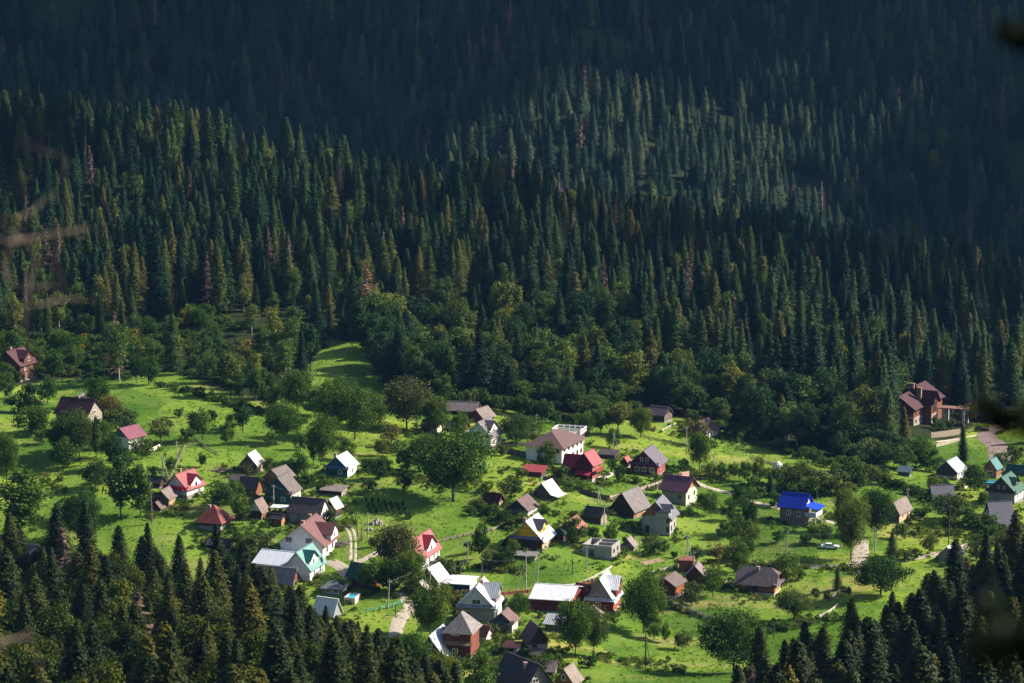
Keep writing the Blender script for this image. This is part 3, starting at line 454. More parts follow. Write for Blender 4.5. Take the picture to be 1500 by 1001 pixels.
H('house', 'bright red timber house between the maroon barn and the white gabled house', 'house', 856, 887, 15, 13, 20, 9, roof='gx', r=1.0, a=35, wall=((.36, .05, .03), 'board'), rc=((.18, .03, .04), 'metal'), wins=[('R', .35, 1.2, .8, 1.2), ('R', .35, 3.0, .6, .8)], short='the bright red timber house')
H('house', 'red walled house with tall white gable roof and white cross wing', 'house', 898, 901, 36, 9, 21, 27, r=1.0, a=13, Lm=9, wall=((.27, .045, .03), 'board'), gable=((.40, .36, .36), 'plaster'), pent=((.60, .60, .63), 1.0), rc=((.68, .68, .69), 'metal'), rightwall=((.5, .1, .04), 'board'), base=((.42, .38, .34), .7),
  dormer=(.6, 5.2, 1.1, .85, (R_WHITE, 'metal'), ((.3, .05, .03), 'board')), wins=[('F', .45, 1.4, 1.0, 1.4), ('F', .35, 3.7, 1.1, .9), ('F', .65, 3.7, .6, .9)], chim=[(.1, .4, -1)], ov=.6, short='the red house with the tall white gable')
H('hut', 'little hut with tan hipped roof in front of the red white gabled house', 'hut', 878, 911, 22, 5, 9, 15, roof='hip', r=1.0, Lm=3.6, wall=((.3, .2, .15), 'plank'), rc=((.42, .32, .27), 'slate'), short='the tan hipped hut')
H('shed', 'narrow shed with stepped metal lean roof below the maroon barn', 'shed', 824, 928, 24, 5, 12, 11, roof='lean', r=.7, wall=((.2, .15, .11), 'plank'), rc=((.52, .54, .56), 'metal'), rightwall=((.55, .44, .3), 'plank'), short='the metal lean roofed shed')
# --- middle of the village
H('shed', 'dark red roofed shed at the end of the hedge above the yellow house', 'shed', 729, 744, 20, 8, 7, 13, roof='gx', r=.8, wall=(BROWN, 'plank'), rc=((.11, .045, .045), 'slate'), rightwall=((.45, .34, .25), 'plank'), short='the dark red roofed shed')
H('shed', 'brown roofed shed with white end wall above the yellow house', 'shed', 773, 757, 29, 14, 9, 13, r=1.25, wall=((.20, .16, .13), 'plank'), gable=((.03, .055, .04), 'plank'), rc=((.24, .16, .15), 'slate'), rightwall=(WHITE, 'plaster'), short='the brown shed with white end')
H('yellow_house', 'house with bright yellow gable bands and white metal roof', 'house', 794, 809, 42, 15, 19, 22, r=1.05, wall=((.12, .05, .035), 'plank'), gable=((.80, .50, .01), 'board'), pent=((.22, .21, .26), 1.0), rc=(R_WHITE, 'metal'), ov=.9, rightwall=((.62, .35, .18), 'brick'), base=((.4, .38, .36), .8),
  dormer=(.45, 4.0, .8, .93, ((.10, .08, .13), 'metal'), ((.80, .50, .01), 'board')), wins=two('R', 1.2, .9, 1.5), chim=[(.35, .25, .1), (.45, .7, .3)], short='the yellow gabled house')
H('gazebo', 'small dark green roofed gazebo with red posts beside the yellow house', 'gazebo', 825, 794, 13, 4, 11, 9, roof='hip', r=1.0, wall=((.2, .04, .03), 'plank'), rc=((.02, .06, .035), 'tile'), short='the green roofed gazebo')
H('house', 'small house with orange red roof behind an orchard tree', 'house', 848, 787, 25, 10, 11, 12, wall=((.24, .13, .09), 'plank'), rc=((.46, .17, .11), 'tile'), short='the small orange roofed house')
H('hay_shelter', 'low mossy thatched shelter against the left side of the yellow house', 'shelter', 752, 806, 17, 9, 6, 11, wall=(DK, 'plank'), rc=((.14, .11, .05), 'slate'), short='the mossy shelter')
H('hut', 'low dark flat roofed root cellar below the yellow house', 'cellar', 783, 822, 26, 4, 7, 4, roof='flat', a=12, Lm=3, wall=((.12, .10, .095), 'plank'), rc=((.3, .28, .26), 'slate'), short='the low dark cellar')
H('unfinished_house', 'roofless grey block shell of an unfinished house', 'unfinished house', 896, 822, 40, 13, 20, 1, roof='shell', r=.95, wall=((.45, .41, .38), 'plaster'), wins=[('R', .25, 1.6, 1.0, 1.0, DK), ('R', .68, 1.6, 1.0, 1.0, DK), ('F', .32, .5, 1.1, 1.9, DK)], short='the roofless block shell')
H('shed', 'dark roofed shed left of the big grey roofed barn', 'shed', 880, 770, 22, 9, 13, 12, roof='gx', r=.8, wall=((.12, .08, .06), 'plank'), rc=(R_DARK, 'slate'), rightwall=((.45, .36, .26), 'plank'), short='the dark shed left of the big barn')
H('barn', 'big dark plank barn with steep grey roof and orange side wall', 'barn', 928, 761, 30, 22, 14, 21, r=1.25, wall=((.09, .065, .05), 'plank'), rc=((.30, .26, .25), 'slate'), rightwall=((.48, .22, .07), 'plank'), gable=((.085, .065, .045), 'plank'), wins=two('R', .8, .8, .9), ov=.7, short='the big grey roofed barn')
H('concrete_house', 'tall pale block house with slate blue roof and wood gable', 'house', 981, 786, 38, 11, 27, 20, r=1.05, wall=((.50, .46, .42), 'plaster'), gable=((.40, .20, .1), 'plank'), rc=((.20, .20, .24), 'metal'), ov=.8,
  wins=[('F', .2, .8, 1.0, 1.7, DK), ('F', .93, 1.0, .7, 1.4, DK), ('F', .93, 3.4, .7, 1.1, DK), ('R', .25, 1.0, .8, 1.3, DK), ('R', .72, 1.2, .8, 1.3, DK), ('R', .25, 3.3, .8, .9, DK), ('R', .72, 3.3, .8, .9, DK)], dormer=(.12, 3.2, .98, .72, ((.10, .09, .13), 'metal'), ((.5, .46, .42), 'plaster')), short='the tall pale block house')
H('house', 'beige two storey house with plum coloured roof by the road', 'house', 1004.5, 742, 32, 17, 23, 18, roof='gx', r=.9, wall=((.40, .36, .29), 'brick'), rc=((.22, .085, .13), 'metal'), rightwall=((.66, .58, .45), 'plaster'), gable=((.55, .28, .12), 'plank'), ov=.8,
  wins=[('F', .75, 1.8, 1.1, 1.1, (.2, .15, .12)), ('R', .25, 1.6, .8, 1.2, (.2, .15, .12)), ('R', .75, 2.2, .8, 1.2, (.2, .15, .12))], short='the plum roofed beige house')
H('hut', 'tiny grey hut with light tan roof beside the block shell', 'hut', 927.5, 808, 16, 5, 8, 9, wall=((.16, .13, .12), 'plaster'), rc=((.36, .3, .27), 'slate'), short='the tiny hut by the block shell')
H('house', 'dark red timber house with veranda, slate purple roof and two attic windows', 'house', 962.5, 701, 36, 13, 20, 17, r=1.1, wall=((.19, .03, .03), 'board'), rc=((.19, .15, .19), 'tile'), pent=((.12, .08, .12), 1.0), low=((.17, .03, .03), 'board', .9), base=((.33, .24, .2), .9), rightwall=((.42, .09, .07), 'board'), ov=.8,
  wins=[('F', .42, 4.5, .8, 1.1), ('F', .62, 4.5, .8, 1.1), ('F', .25, 1.6, 1.4, 1.3), ('F', .5, 1.6, 1.4, 1.3), ('F', .8, 1.6, 1.4, 1.3), ('R', .4, 1.8, .9, 1.2)], short='the dark red house with veranda')
H('guest_house', 'long white half timbered guest house with low brown hipped roof', 'guest house', 823, 682, 49, 28, 26, 13, roof='hip', a=24, Lm=15, wall=(WHITE, 'plaster'), rc=((.21, .12, .11), 'tile'), ov=1.0, low=((.36, .3, .28), 'plaster', .1),
  wins=[('F', .85, 3.2, 1.6, 1.1, (.15, .07, .06))] + [('R', u, z, 1.2, 1.2, (.15, .07, .06)) for z in (1.0, 3.4) for u in (.12, .32, .52, .72, .9)], short='the long white guest house')
H('terrace_building', 'dark building topped by a terrace with white railing', 'terrace', 848, 651, 35, 9, 12, 2, roof='flat', a=17, Lm=6, wall=((.05, .05, .065), 'plaster'), rc=((.5, .36, .32), 'plaster'), short='the terrace with white railing')
H('magenta_house', 'dark red house with magenta roof and lit balcony side', 'house', 867.5, 706, 21, 12, 25, 14, wall=((.17, .03, .03), 'board'), rc=((.50, .08, .10), 'metal'), rightwall=((.50, .16, .13), 'brick'), base=((.5, .46, .44), .7), ov=.6, wins=[('R', .5, 1.2, .8, 1.0), ('R', .5, 3.5, .9, 1.2)], short='the magenta roofed house')
H('wing', 'low magenta roofed wing joined to the left of the magenta roofed house', 'house wing', 849, 699, 22, 7, 15, 16, roof='gx', r=.9, wall=((.17, .03, .035), 'board'), rc=(R_MAG, 'metal'), base=((.35, .28, .25), .8), short='the magenta wing')
H('shed', 'flat crimson roofed shed left of the magenta wing', 'shed', 793, 701, 26, 7, 9, 6, roof='lean', r=.8, wall=((.14, .08, .065), 'plank'), rc=((.42, .07, .08), 'metal'), short='the crimson roofed shed')
H('shed', 'grey plank shed with white metal roof below the wooden fence', 'shed', 806, 733.5, 22, 13, 10, 13, r=1.1, wall=((.17, .14, .14), 'plank'), rc=((.72, .75, .78), 'metal'), short='the white roofed plank shed')
H('hut', 'small hut with little red roof between the two red houses', 'hut', 920, 685, 10, 5, 7, 7, wall=(BROWN, 'plank'), rc=((.45, .1, .09), 'tile'), short='the small red roofed hut')
H('shed', 'long low dark shed behind the small red roofed hut', 'shed', 900, 675, 22, 6, 8, 4, roof='lean', r=.7, wall=((.1, .05, .04), 'plank'), rc=(R_DARK, 'slate'), short='the long low dark shed')
H('barn', 'long far barn with pinkish grey roof against the dark wood', 'barn', 697, 612, 40, 5, 10, 12, roof='gx', r=.6, wall=((.07, .05, .045), 'plank'), rc=((.33, .25, .25), 'slate'), short='the far pinkish grey barn')
H('house', 'red gabled house with tan grey roof behind the white dormered house', 'house', 708, 621, 20, 15, 8, 11, r=1.2, wall=((.26, .06, .04), 'plank'), rc=((.34, .27, .24), 'slate'), short='the far red gabled house')
H('house', 'white house with green attic window and grey dormer at the top of the village', 'house', 718.5, 658, 33, 15, 18, 18, r=1.05, wall=((.70, .67, .60), 'plaster'), rc=((.30, .26, .28), 'slate'), pent=((.12, .1, .1), 1.0), ov=.6, dormer=(.5, 4.5, .8, .9, ((.15, .12, .15), 'slate'), (WHITE, 'plaster')),
  wins=[('F', .5, 3.8, 1.8, .9, (.08, .14, .08)), ('R', .3, 1.0, .8, 1.3, (.3, .1, .06)), ('R', .75, 1.0, .8, 1.3, (.3, .1, .06))], short='the white house with the grey dormer')
H('shed', 'dark purplish roofed shed left of the white dormered house', 'shed', 680, 635, 24, 6, 7, 10, roof='gx', r=.7, wall=(BROWN, 'plank'), rc=((.16, .12, .14), 'slate'), short='the purplish roofed shed')
H('shed', 'brown shed with cream side at the edge of the broadleaf trees', 'shed', 638, 636, 20, 8, 10, 9, roof='gx', r=.8, wall=((.12, .04, .035), 'plank'), rc=((.2, .15, .14), 'slate'), rightwall=(CREAM, 'plaster'), short='the brown shed with cream side')
H('shed', 'grey purple roofed shed standing alone at the upper forest edge', 'shed', 973, 619.5, 23, 12, 11, 11, roof='gx', r=.9, wall=((.10, .075, .065), 'plank'), rc=((.17, .12, .15), 'slate'), rightwall=((.24, .18, .15), 'plank'), short='the lone shed at the forest edge')
H('house', 'white walled cottage with dark purple roof behind the tall pole', 'cottage', 1034.6, 644, 26, 18, 10, 12, r=1.25, wall=((.10, .08, .085), 'plank'), rc=((.18, .13, .15), 'slate'), rightwall=((.72, .68, .60), 'plaster'), wins=[('R', u, .7, .9, 1.1, (.35, .18, .12)) for u in (.15, .4, .65, .88)], chim=[(.5, .2, .2)], short='the purple roofed cottage')
H('hut', 'tiny whitish hut alone in the shade of the forest edge', 'hut', 1076, 642, 7, 3, 7, 4, roof='lean', r=.8, wall=((.42, .37, .35), 'plank'), rc=((.5, .46, .44), 'slate'), short='the tiny whitish hut')
H('blue_roof_house', 'beige brick house with vivid blue roof', 'house', 1176.5, 770, 31, 14, 26, 18, roof='gx', r=.95, wall=((.27, .20, .16), 'brick'), rc=((.010, .040, .50), 'metal'), gable=(WHITE, 'plaster'), ov=.7, wins=[('F', .38, 2.3, 1.2, 1.4), ('F', .80, 2.2, .9, 1.3), ('R', .5, 5.2, .8, 1.0)], short='the blue roofed house')
H('cottage', 'orange brown cottage with broad half hipped purple brown roof', 'cottage', 1134, 874, 50, 12, 17, 23, roof='jerk', r=.72, wall=((.30, .12, .05), 'board'), rc=((.21, .16, .17), 'slate'), base=((.6, .55, .5), .6), rightwall=((.52, .22, .06), 'board'), door=('F', .48, 1.4, 2.1, (.05, .04, .05)), wins=[('R', .3, 1.1, .8, 1.1), ('R', .7, 1.1, .8, 1.1), ('F', .2, 1.2, .9, .9)], chim=[(.5, .4, .1)], ov=.7, short='the orange brown cottage')
H('barn', 'red brown plank barn with sweeping grey brown roof on stone base', 'barn', 988.5, 878, 27, 15, 19, 9, r=1.2, wall=((.14, .045, .03), 'plank'), rc=((.25, .18, .17), 'slate'), base=((.5, .45, .42), .7), rightwall=((.46, .14, .05), 'plank'), ov=.6, short='the red brown barn')
H('shed', 'brown gabled shed half hidden by the bushy tree', 'shed', 1031, 858, 24, 6, 14, 12, wall=((.12, .06, .04), 'plank'), rc=((.35, .28, .26), 'slate'), short='the brown gabled shed')
H('hut', 'small flat roofed brick hut with an open doorway', 'hut', 1015, 841, 19, 5, 18, 2, roof='flat', a=10, Lm=3.2, wall=((.32, .10, .06), 'brick'), rc=((.28, .11, .08), 'plaster'), door=('F', .6, 1.1, 2.0, DK), ov=.15, short='the flat brick hut')
# --- right side
H('cottage', 'white walled cottage with silvery metal roof and dark porch gable', 'cottage', 1401.5, 704, 26, 17, 12, 13, r=1.1, wall=((.10, .07, .06), 'plank'), rc=((.50, .53, .56), 'metal'), rightwall=(WHITE, 'plaster'), wins=[('R', u, .8, .8, 1.1) for u in (.2, .5, .8)], low=((.45, .42, .4), 'plaster', .4), short='the silvery roofed cottage')
H('cabin', 'open fronted cabin with teal roof directly behind the blue pool', 'cabin', 1459, 701, 15, 10, 14, 11, wall=((.35, .17, .08), 'plank'), rc=((.06, .24, .25), 'metal'), wins=[('F', .5, .8, 2.0, 1.2)], short='the teal roofed cabin')
H('house', 'grey house with dark green roof and balcony at the right edge', 'house', 1486, 738, 34, 18, 17, 18, r=1.0, wall=((.38, .36, .36), 'plaster'), gable=((.10, .08, .07), 'plank'), rc=((.03, .13, .09), 'metal'), pent=((.08, .05, .04), .95), rightwall=(WHITE, 'plaster'), wins=two('R', 1.1, .9, 1.2) + [('F', .4, 3.7, .6, .9), ('F', .6, 3.7, .6, .9)], ov=.7, dormer=(.5, 3, .8, .75, ((.02, .08, .06), 'metal'), ((.1, .08, .07), 'plank')), short='the green roofed grey house')
H('shed', 'low dark teal roofed shelter above the green roofed house at the frame edge', 'shed', 1500, 699, 22, 6, 7, 9, roof='gx', r=.6, wall=(DK, 'plank'), rc=((.02, .10, .09), 'metal'), short='the dark teal shelter')
H('a_frame_cabin', 'upper A-frame cabin with grey tiled roof reaching nearly to the ground', 'cabin', 1400, 742, 29, 6, 2, 29, roof='gx', r=.8, a=-10, Lm=7, wall=((.12, .08, .06), 'plank'), rc=((.22, .20, .25), 'tile'), group=None, short='the upper A-frame cabin')
H('a_frame_cabin', 'lower A-frame cabin with grey tiled roof and pole in front', 'cabin', 1487, 771, 31, 6, 2, 34, roof='gx', r=.8, a=-12, Lm=7.5, wall=((.12, .08, .06), 'plank'), rc=((.20, .185, .23), 'tile'), short='the lower A-frame cabin')
H('cottage', 'narrow tan roofed cottage with orange lit porch beside a tall pole', 'cottage', 1317, 767, 15, 10, 15, 13, a=30, Lm=8, wall=((.16, .11, .09), 'plank'), rc=((.36, .29, .26), 'slate'), rightwall=((.62, .40, .24), 'plaster'), wins=two('R', .8, .8, 1.1), short='the narrow tan roofed cottage')
H('hut', 'hut with bright whitish roof at the edge of the dark right hand wood', 'hut', 1400, 826, 22, 14, 10, 12, wall=((.4, .35, .3), 'plank'), rc=((.66, .65, .62), 'slate'), rightwall=((.6, .5, .36), 'plank'), short='the whitish roofed hut')
H('shed', 'dark red roof in the shade at the right edge of the wood', 'shed', 1492, 798, 26, 6, 7, 11, roof='gx', r=.6, wall=(DK, 'plank'), rc=((.16, .035, .03), 'metal'), short='the shaded dark red roof')
H('hut', 'tiny teal grey hut on the shaded meadow above the hedge', 'hut', 1332, 699, 15, 4, 7, 6, roof='lean', r=.7, wall=((.13, .12, .12), 'plank'), rc=((.09, .14, .16), 'metal'), short='the tiny teal grey hut')
H('house', 'large dark house with purplish roof in deep shade by the drive', 'house', 1466, 622, 40, 10, 11, 19, roof='gx', r=.7, wall=((.09, .045, .03), 'plank'), rc=((.10, .06, .085), 'tile'), short='the large shaded house by the drive')
H('barn', 'barn with dusky purple grey roof rising from trees at the lower left edge', 'barn', 47, 836, 42, 10, 12, 24, roof='gx', r=.8, wall=((.1, .07, .06), 'plank'), rc=((.20, .18, .21), 'slate'), short='the barn at the lower left edge')
H('shed', 'dark roofed shed among the spruce tops below the red hipped house', 'shed', 333, 808, 28, 6, 9, 9, roof='gx', r=.7, wall=(DK, 'plank'), rc=((.08, .08, .095), 'slate'), short='the dark shed in the spruce tops')
# mansion: main block, cross wing and porch are one thing
def mansion():
    P = G(1338, 624); s = S_at(P); root = empty('mansion', tuple(P), math.radians(-28), label='big brick and timber mansion with maroon roofs, tall chimneys and columned porch', cat='mansion'); root.scale = (1.15, 1.0, .86)
    BUILD.append((1345, 624, 'the maroon roofed mansion')); rm = surf((.065, .018, .026), 'metal', 'y'); rx = surf((.058, .016, .024), 'metal', 'x')
    bk = surf((.20, .075, .035), 'brick'); dk = surf((.15, .06, .04), 'plank'); st = surf((.34, .29, .23), 'plaster')  # shade over the mansion is put into its dark brick and roofs
    w_ = MB()
    def gy(x0, x1, y0, y1, h, r): w_.add([(x0,y0,-3),(x1,y0,-3),(x1,y0,h),((x0+x1)/2,y0,h+r),(x0,y0,h),(x0,y1,-3),(x1,y1,-3),(x1,y1,h),((x0+x1)/2,y1,h+r),(x0,y1,h)], [(0,1,2,3,4),(6,5,9,8,7),(1,6,7,2),(5,0,4,9),(2,7,8,3),(3,8,9,4),(0,5,6,1)])
    def gxx(x0, x1, y0, y1, h, r): m_ = (y0+y1)/2; w_.add([(x0,y0,-3),(x1,y0,-3),(x1,y1,-3),(x0,y1,-3),(x0,y0,h),(x1,y0,h),(x1,y1,h),(x0,y1,h),(x1,m_,h+r),(x0,m_,h+r)], [(0,1,5,4),(2,3,7,6),(1,2,6,8,5),(3,0,4,9,7),(4,5,8,9),(6,7,9,8),(0,3,2,1)])
    gy(-8.6, 0, 0, 8, 6.6, 4.0); gxx(-5, 2.6, 8.0, 13.5, 7.6, 3.6); gy(-9, 1.6, 13.5, 21, 7.6, 4.6); w_.build('wall', bk, root)
    f_ = MB(); f_.box(-8.65, .06, -.06, 8, -3.1, 2.8); f_.box(-5, 2.67, 8.0, 13.6, -3.1, 2.8); f_.build('lower_wall', st, root)
    g_ = MB(); g_.box(-8.62, -.02, -.09, -.02, 2.9, 6.5); g_.build('front_cladding', dk, root)
    r_ = MB()
    def rgy(x0, x1, y0, y1, h, r, o=.8):
        m_ = (x0+x1)/2; k = r/(x1-m_); e = h-o*k+.06; q = h+r+.06
        r_.slab([(x1+o,y0-o,e),(x1+o,y1+o,e),(m_,y1+o,q),(m_,y0-o,q)], .16); r_.slab([(m_,y0-o,q),(m_,y1+o,q),(x0-o,y1+o,e),(x0-o,y0-o,e)], .16)
    rgy(-8.6, 0, 0, 8, 6.6, 4.0); rgy(-9, 1.6, 13.5, 21, 7.6, 4.6); rf = r_.build('roof', rm, root)
    r_ = MB(); m_, q, e = 10.75, 11.26, 7.6 - .8 * 3.6 / 2.75 + .06
    r_.slab([(-5.2, 7.2, e), (3.4, 7.2, e), (3.4, m_, q), (-5.2, m_, q)], .16); r_.slab([(-5.2, m_, q), (3.4, m_, q), (3.4, 14.3, e), (-5.2, 14.3, e)], .16); r_.build('cross_roof', rx, root)
    for (x, y, z) in ((-1.2, 8.6, 12.2), (-4.4, 12, 12.8), (-7.0, 6, 11.6)):
        c_ = MB(); c_.box(x-.6, x+.6, y-.5, y+.5, 6, z); c_.box(x-.75, x+.75, y-.65, y+.65, z, z+.25); c_.build('chimney', surf((.26, .15, .11), 'brick'), rf)
    for (x, y, z, ww, hh) in ((0, 2, 3.6, 1.3, 1.8), (0, 5.5, 3.6, 1.3, 1.8), (0, 2, .6, 1.3, 1.5), (0, 5.5, .6, 1.3, 1.5), (2.67, 9.3, 3.6, .8, 3.6), (2.67, 10.75, 3.6, .8, 3.9), (2.67, 12.2, 3.6, .8, 3.6), (2.67, 10.75, .6, 2, 1.6)):
        f_ = MB(); f_.box(x-.02, x+.10, y-ww/2, y+ww/2, z, z+hh); o = f_.build('window', surf((.22, .09, .05), 'plank'), root)
        p_ = MB(); p_.box(x+.09, x+.14, y-ww/2+.15, y+ww/2-.15, z+.15, z+hh-.15); p_.build('pane', surf((.06, .07, .09), 'gloss'), o)
    for (x, z, ww, hh) in ((-6.5, 3.6, 1.2, 1.4), (-2.2, 3.6, 1.2, 1.4), (-4.3, .7, 1.6, 1.4)): window(root, 'F', (x + 8.6) / 8.6, z, ww, hh, -8.6, 0, -.09, 8, (.22, .09, .05))
    b_ = MB(); b_.box(-9.2, .4, -1.5, -.1, 2.9, 3.05); [b_.box(-9.2 + i * .6, -9.1 + i * .6, -1.5, -1.42, 3.05, 4.0) for i in range(17)]; b_.box(-9.2, .4, -1.5, -1.4, 4.0, 4.1); b_.build('balcony', dk, root)
    p_ = MB(); p_.slab([(2.4, 14, 4.3), (10.5, 14, 4.6), (10.5, 18.5, 4.6), (2.4, 18.5, 4.3)], .4); p_.build('porch_roof', surf((.25, .12, .1), 'plank'), root)
    for x, y in ((4.2, 14.2), (7, 14.2), (9.9, 14.2), (9.9, 18.2), (4.2, 18.2)):
        c_ = MB(); c_.box(x-.32, x+.32, y-.32, y+.32, -2.5, 4.0); c_.box(x-.45, x+.45, y-.45, y+.45, 3.6, 3.9); c_.build('column', surf((.4, .37, .35), 'plaster'), root)
mansion()
# additions to some houses
def child(name_label, fn):
    for o in bpy.data.objects:
        if o.get('label') == name_label: fn(o, *o['_dim']); return
def bal(o, x0, x1, y0, y1, h, r):                       # blue roofed house: projecting balcony on the right
    b_ = MB(); b_.box(x1, x1+3.2, y0+.6, y1-.4, h*.42, h*.47); bb = b_.build('balcony', surf((.3, .28, .3), 'plaster'), o)
    p_ = MB(); p_.box(x1+3.1, x1+3.2, y0+.6, y1-.4, h*.47, h*.47+1.1); p_.box(x1, x1+3.1, y0+.55, y0+.63, h*.47, h*.47+1.1); p_.build('parapet', surf((.50, .48, .56), 'plaster'), bb)
    for y in (y0+.7, y1-.6):
        c_ = MB(); c_.box(x1+3.0, x1+3.16, y-.08, y+.08, -1.5, h*.9); c_.build('post', surf((.7, .68, .66), 'plaster'), bb)
    r_ = MB(); r_.slab([(x1+.05, y0+.2, h*1.02), (x1+3.8, y0+.2, h*.88), (x1+3.8, y1, h*.88), (x1+.05, y1, h*1.02)], .12); r_.build('balcony_roof', surf((.01, .06, .62), 'metal', 'y'), bb)
child('beige brick house with vivid blue roof', bal)
def rail(o, x0, x1, y0, y1, h, r):
    z = h + .28; q = MB(); X0, X1, Y0, Y1 = x0-.4, x1+.4, y0-.4, y1+.4
    for (a_, b_) in (((X0, Y0), (X1, Y0)), ((X1, Y0), (X1, Y1)), ((X0, Y0), (X0, Y1)), ((X0, Y1), (X1, Y1))):
        L_ = math.dist(a_, b_); k = int(L_ / 1.5)
        for i in range(k + 1):
            x = a_[0] + (b_[0]-a_[0]) * i / k; y = a_[1] + (b_[1]-a_[1]) * i / k; q.box(x-.12, x+.12, y-.12, y+.12, z, z+1.35)
        for zz in (.1, .95): q.box(min(a_[0], b_[0])-.06, max(a_[0], b_[0])+.06, min(a_[1], b_[1])-.06, max(a_[1], b_[1])+.06, z+zz, z+zz+.32)
    q.build('railing', surf((.80, .80, .80), 'plaster'), o)
child('dark building topped by a terrace with white railing', rail)
def leanto(o, x0, x1, y0, y1, h, r):
    q = MB(); q.slab([(x1+.1, y0-.4, h*.85), (x1+2.4, y0-.4, h*.6), (x1+2.4, y1-.2, h*.6), (x1+.1, y1-.2, h*.85)], .1); p = q.build('lean_to_roof', surf((.6, .56, .5), 'metal', 'y'), o)
    for y in (y0, y1-.5):
        c_ = MB(); c_.box(x1+2.1, x1+2.25, y-.07, y+.07, -1.5, h*.6); c_.build('post', surf(BROWN, 'plank'), p)
child('grey plank shed with white metal roof below the wooden fence', leanto)
def porch(o, x0, x1, y0, y1, h, r):
    q = MB(); q.slab([(x0+.2, y0-2.0, h*.42), (x0+4.6, y0-2.0, h*.42), (x0+4.6, y0+.1, h*.55), (x0+.2, y0+.1, h*.55)], .1); p = q.build('porch_roof', surf(R_MAG, 'metal', 'x'), o)
    for x in (x0+.4, x0+4.3):
        c_ = MB(); c_.box(x-.08, x+.08, y0-1.9, y0-1.74, -1, h*.42); c_.build('post', surf(BROWN, 'plank'), p)
    b_ = MB(); b_.box(x1, x1+1.1, y0+.3, y1-.3, h*.5, h*.54); b_.box(x1+1.02, x1+1.1, y0+.3, y1-.3, h*.54, h*.54+.9); b_.build('balcony', surf((.3, .06, .05), 'plank'), o)
child('dark red house with magenta roof and lit balcony side', porch)
def bal2(o, x0, x1, y0, y1, h, r):
    b_ = MB(); b_.box(x0+.5, x1-.3, y0-1.5, y0-.95, h*.86, h*.9); b_.box(x0+.5, x1-.3, y0-1.5, y0-1.4, h*.9, h*.9+.9); b_.build('balcony', surf((.36, .03, .06), 'plank'), o)
child('pink roofed chalet with magenta dormer and balcony on the left slope', bal2)
for o in bpy.data.objects:
    if '_dim' in o: del o['_dim']
# ------------------------------------------------------------------ trees
BARK = surf((.09, .07, .055), 'bark'); BIRCHB = surf((.36, .34, .31), 'bark'); DEADB = surf((.20, .15, .14), 'bark')
M_SPR = foliage('spruce_needles', [(0, (.005, .020, .009)), (.35, (.010, .033, .012)), (.6, (.024, .052, .013)), (.82, (.055, .078, .015)), (.94, (.10, .085, .020)), (1, (.030, .070, .016))], .2, .25)
M_SPR2 = foliage('far_spruce_needles', [(0, (.007, .026, .017)), (.4, (.018, .046, .026)), (.7, (.050, .085, .048)), (1, (.11, .13, .065))], .15, .25)  # far slope's pale bluish haze and light are put into these needles
M_SPR3 = foliage('shaded_wood_needles', [(0, (.009, .019, .004)), (.5, (.020, .034, .006)), (.85, (.045, .054, .007)), (1, (.08, .072, .009))], .2, .25)  # the lower woods' shade is put into these darker needles
M_DEADR = foliage('rusty_needles', [(0, (.17, .075, .055)), (1, (.20, .10, .075))], .1, .4)
M_NEARB = foliage('olive_leaves', [(0, (.018, .036, .007)), (.5, (.040, .062, .009)), (1, (.085, .095, .012))], .3)
M_DEAD = foliage('dead_needles', [(0, (.085, .045, .040)), (.6, (.12, .075, .065)), (1, (.07, .045, .042))], .1, .4)
M_LEAF = foliage('broad_leaves', [(0, (.022, .058, .012)), (.3, (.045, .092, .016)), (.6, (.082, .130, .020)), (.85, (.062, .095, .034)), (1, (.125, .150, .024))], .3)
M_BELT = foliage('belt_leaves', [(0, (.016, .042, .018)), (.5, (.036, .072, .022)), (.85, (.075, .105, .026)), (1, (.16, .17, .035))], .25)  # mostly darker, cooler greens than the village leaves
M_BIRCH = foliage('birch_leaves', [(0, (0.057, 0.103, 0.023)), (.6, (0.098, 0.144, 0.034)), (1, (0.161, 0.161, 0.034))], .3)
M_RUST = foliage('turning_leaves', [(0, (.070, .085, .032)), (.5, (.095, .090, .030)), (1, (.125, .095, .035))], .3)
M_YEL = foliage('yellowing_leaves', [(0, (0.184, 0.138, 0.011)), (1, (0.253, 0.172, 0.011))], .3)
def quads(P, N, size, name, mat, aspect=1.0, rs=RS, tri=False):
    """leaf-sized faces at points P with normals N"""
    n = len(P); N = N / (np.linalg.norm(N, axis=1, keepdims=True) + 1e-9)
    r = rs.normal(size=(n, 3)); U = np.cross(N, r); U /= np.linalg.norm(U, axis=1, keepdims=True) + 1e-9; Vv = np.cross(N, U)
    s = (size * rs.uniform(.6, 1.35, n))[:, None]; a = s * aspect
    if tri: V = np.stack([P - U * s - Vv * a * .6, P + U * s - Vv * a * .6, P + Vv * a], 1); k = 3
    else: V = np.stack([P - U * s, P - Vv * a * .8, P + U * s, P + Vv * a], 1); k = 4
    return V.reshape(-1, 3), k
def polymesh(name, V, k, mats, extra=None, mi=0):
    """one mesh of k-gons, plus an optional MB of trunk faces"""
    me = bpy.data.meshes.new(name); n = len(V) // k; ev = np.array(extra.v) if extra else np.zeros((0, 3)); ef = extra.f if extra else []
    me.vertices.add(len(V) + len(ev)); me.vertices.foreach_set('co', np.concatenate([V, ev]).ravel().astype(np.float32))
    li = list(range(len(V))); ls = list(range(0, len(V), k)); o = len(V); q = len(V)
    for f in ef: ls.append(q); li += [o + i for i in f]; q += len(f)
    me.loops.add(len(li)); me.loops.foreach_set('vertex_index', li); me.polygons.add(len(ls)); me.polygons.foreach_set('loop_start', ls)
    for m_ in mats: me.materials.append(m_)
    if extra: me.polygons.foreach_set('material_index', [0] * n + [1] * len(ef))
    me.update(calc_edges=True); me.validate(); return me
